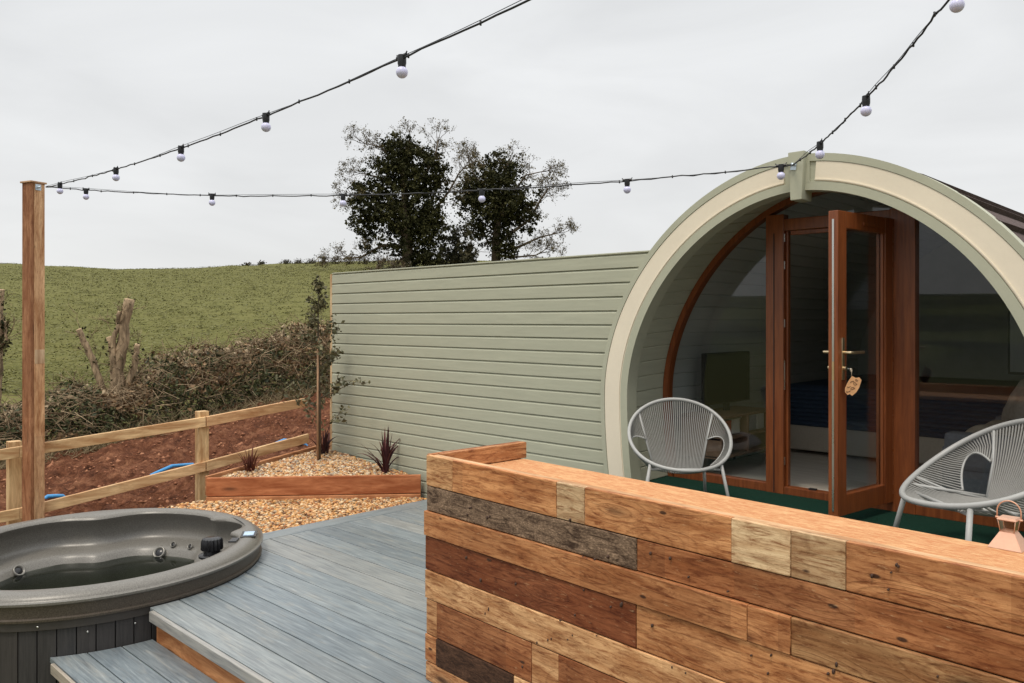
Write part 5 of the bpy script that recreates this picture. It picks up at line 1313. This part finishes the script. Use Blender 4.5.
# ---------------------------------------------------------------- festoon lights
def string_light(name, A, B, sag, bulbs, label, extra=0.0):
    """bulbs: fractions along the cable; the thing hangs from A and B"""
    A, B = Vector(A), Vector(B); t = thing(name, label, 'string lights', A, 0, 'festoon light strings above the deck')
    def P(f): return (B - A) * f + Vector((0, 0, -4 * sag * f * (1 - f)))
    n = 90; wob = [Vector((random.gauss(0, .002), random.gauss(0, .002), random.gauss(0, .0022))) for _ in range(n + 1)]
    pts = [P(i / n) + wob[i] for i in range(n + 1)]; bm = bmesh.new(); tube(bm, pts, .0042, 7)
    p2 = [P(i / n) + Vector((.004 * math.sin(i * .5), .004 * math.cos(i * .5), .0075 + .006 * math.sin(i * .21))) for i in range(n + 1)]; tube(bm, p2, .0016, 5)
    for i in range(4, n, 5): tube(bm, [pts[i] + Vector((0, 0, .009)), pts[i] + Vector((.001, 0, -.009))], .0042, 5)
    obj('cable', bm, M['cable'], t)
    for f in bulbs:
        p = P(f); d = (P(f + .01) - P(f - .01)).normalized(); az = math.atan2(d.y, d.x)
        bm = bmesh.new(); lathe(bm, [(0, .014), (.017, .012), (.018, -.002), (.018, -.022), (.0155, -.032), (.0155, -.036), (0, -.036)], p, 16)
        tube(bm, [p - d * .03 + Vector((0, 0, .006)), p + d * .03 + Vector((0, 0, .006))], .009, 8)
        for k in (-1, 1):
            tube(bm, [p + d * .02 * k + Vector((0, 0, .006)), p + d * .034 * k + Vector((0, 0, .02))], .003, 6)
        h = obj('lamp_holder', bm, M['cable'], t, angle=40)
        bm = bmesh.new(); R = .0245; prof = [(0, -R)] + [(R * math.cos(a), R * math.sin(a)) for a in np.linspace(-1.35, 1.0, 14)] + [(.0125, R * .95)]
        lathe(bm, prof, p + Vector((0, 0, -.036 - R * .88)), 22); obj('bulb', bm, M['opal'], h, smooth=True)
    return t
PT = at_depth(46, 187, 6.87)
KS = Vector((-2.19, YR - .05, 2.548))
HUB = Vector((.10, 1.98, 2.832)); HUB2 = Vector((.10, 1.98, 3.17))
def fpx(A, B, sag, target):
    """fraction of the span whose picture column is nearest to target"""
    best = min((abs((lambda q: 512 + F_PX * q.dot(RT) / q.dot(FW))(A.lerp(B, f)) - target), f) for f in np.linspace(.004, .995, 2400) if A.lerp(B, f).dot(FW) > .5)
    return best[1]
sgA, sgB, sgC = .144, .127, .161
string_light('festoon_string', PT, HUB, sgA, [fpx(PT, HUB, sgA, x) for x in (60, 116, 181, 266, 402)], 'long light string rising from the tall post towards the top of the view', 0)
string_light('festoon_string', PT, KS, sgB, [fpx(PT, KS, sgB, x) for x in (86, 212, 343, 482, 627, 781)], 'nearly level light string from the tall post to the pod keystone', 0)
string_light('festoon_string', KS, HUB2, sgC, [fpx(KS, HUB2, sgC, x) for x in (820, 866, 957)], 'short steep light string from the pod keystone to the upper right corner', 0)
gz = ground_z(.16, 1.98)
tall_post('string_light_post', .165, 1.70, 0, 3.2 + .1 - gz, 'tall timber post by the right end of the bar, outside the view', gz - .1, .112)
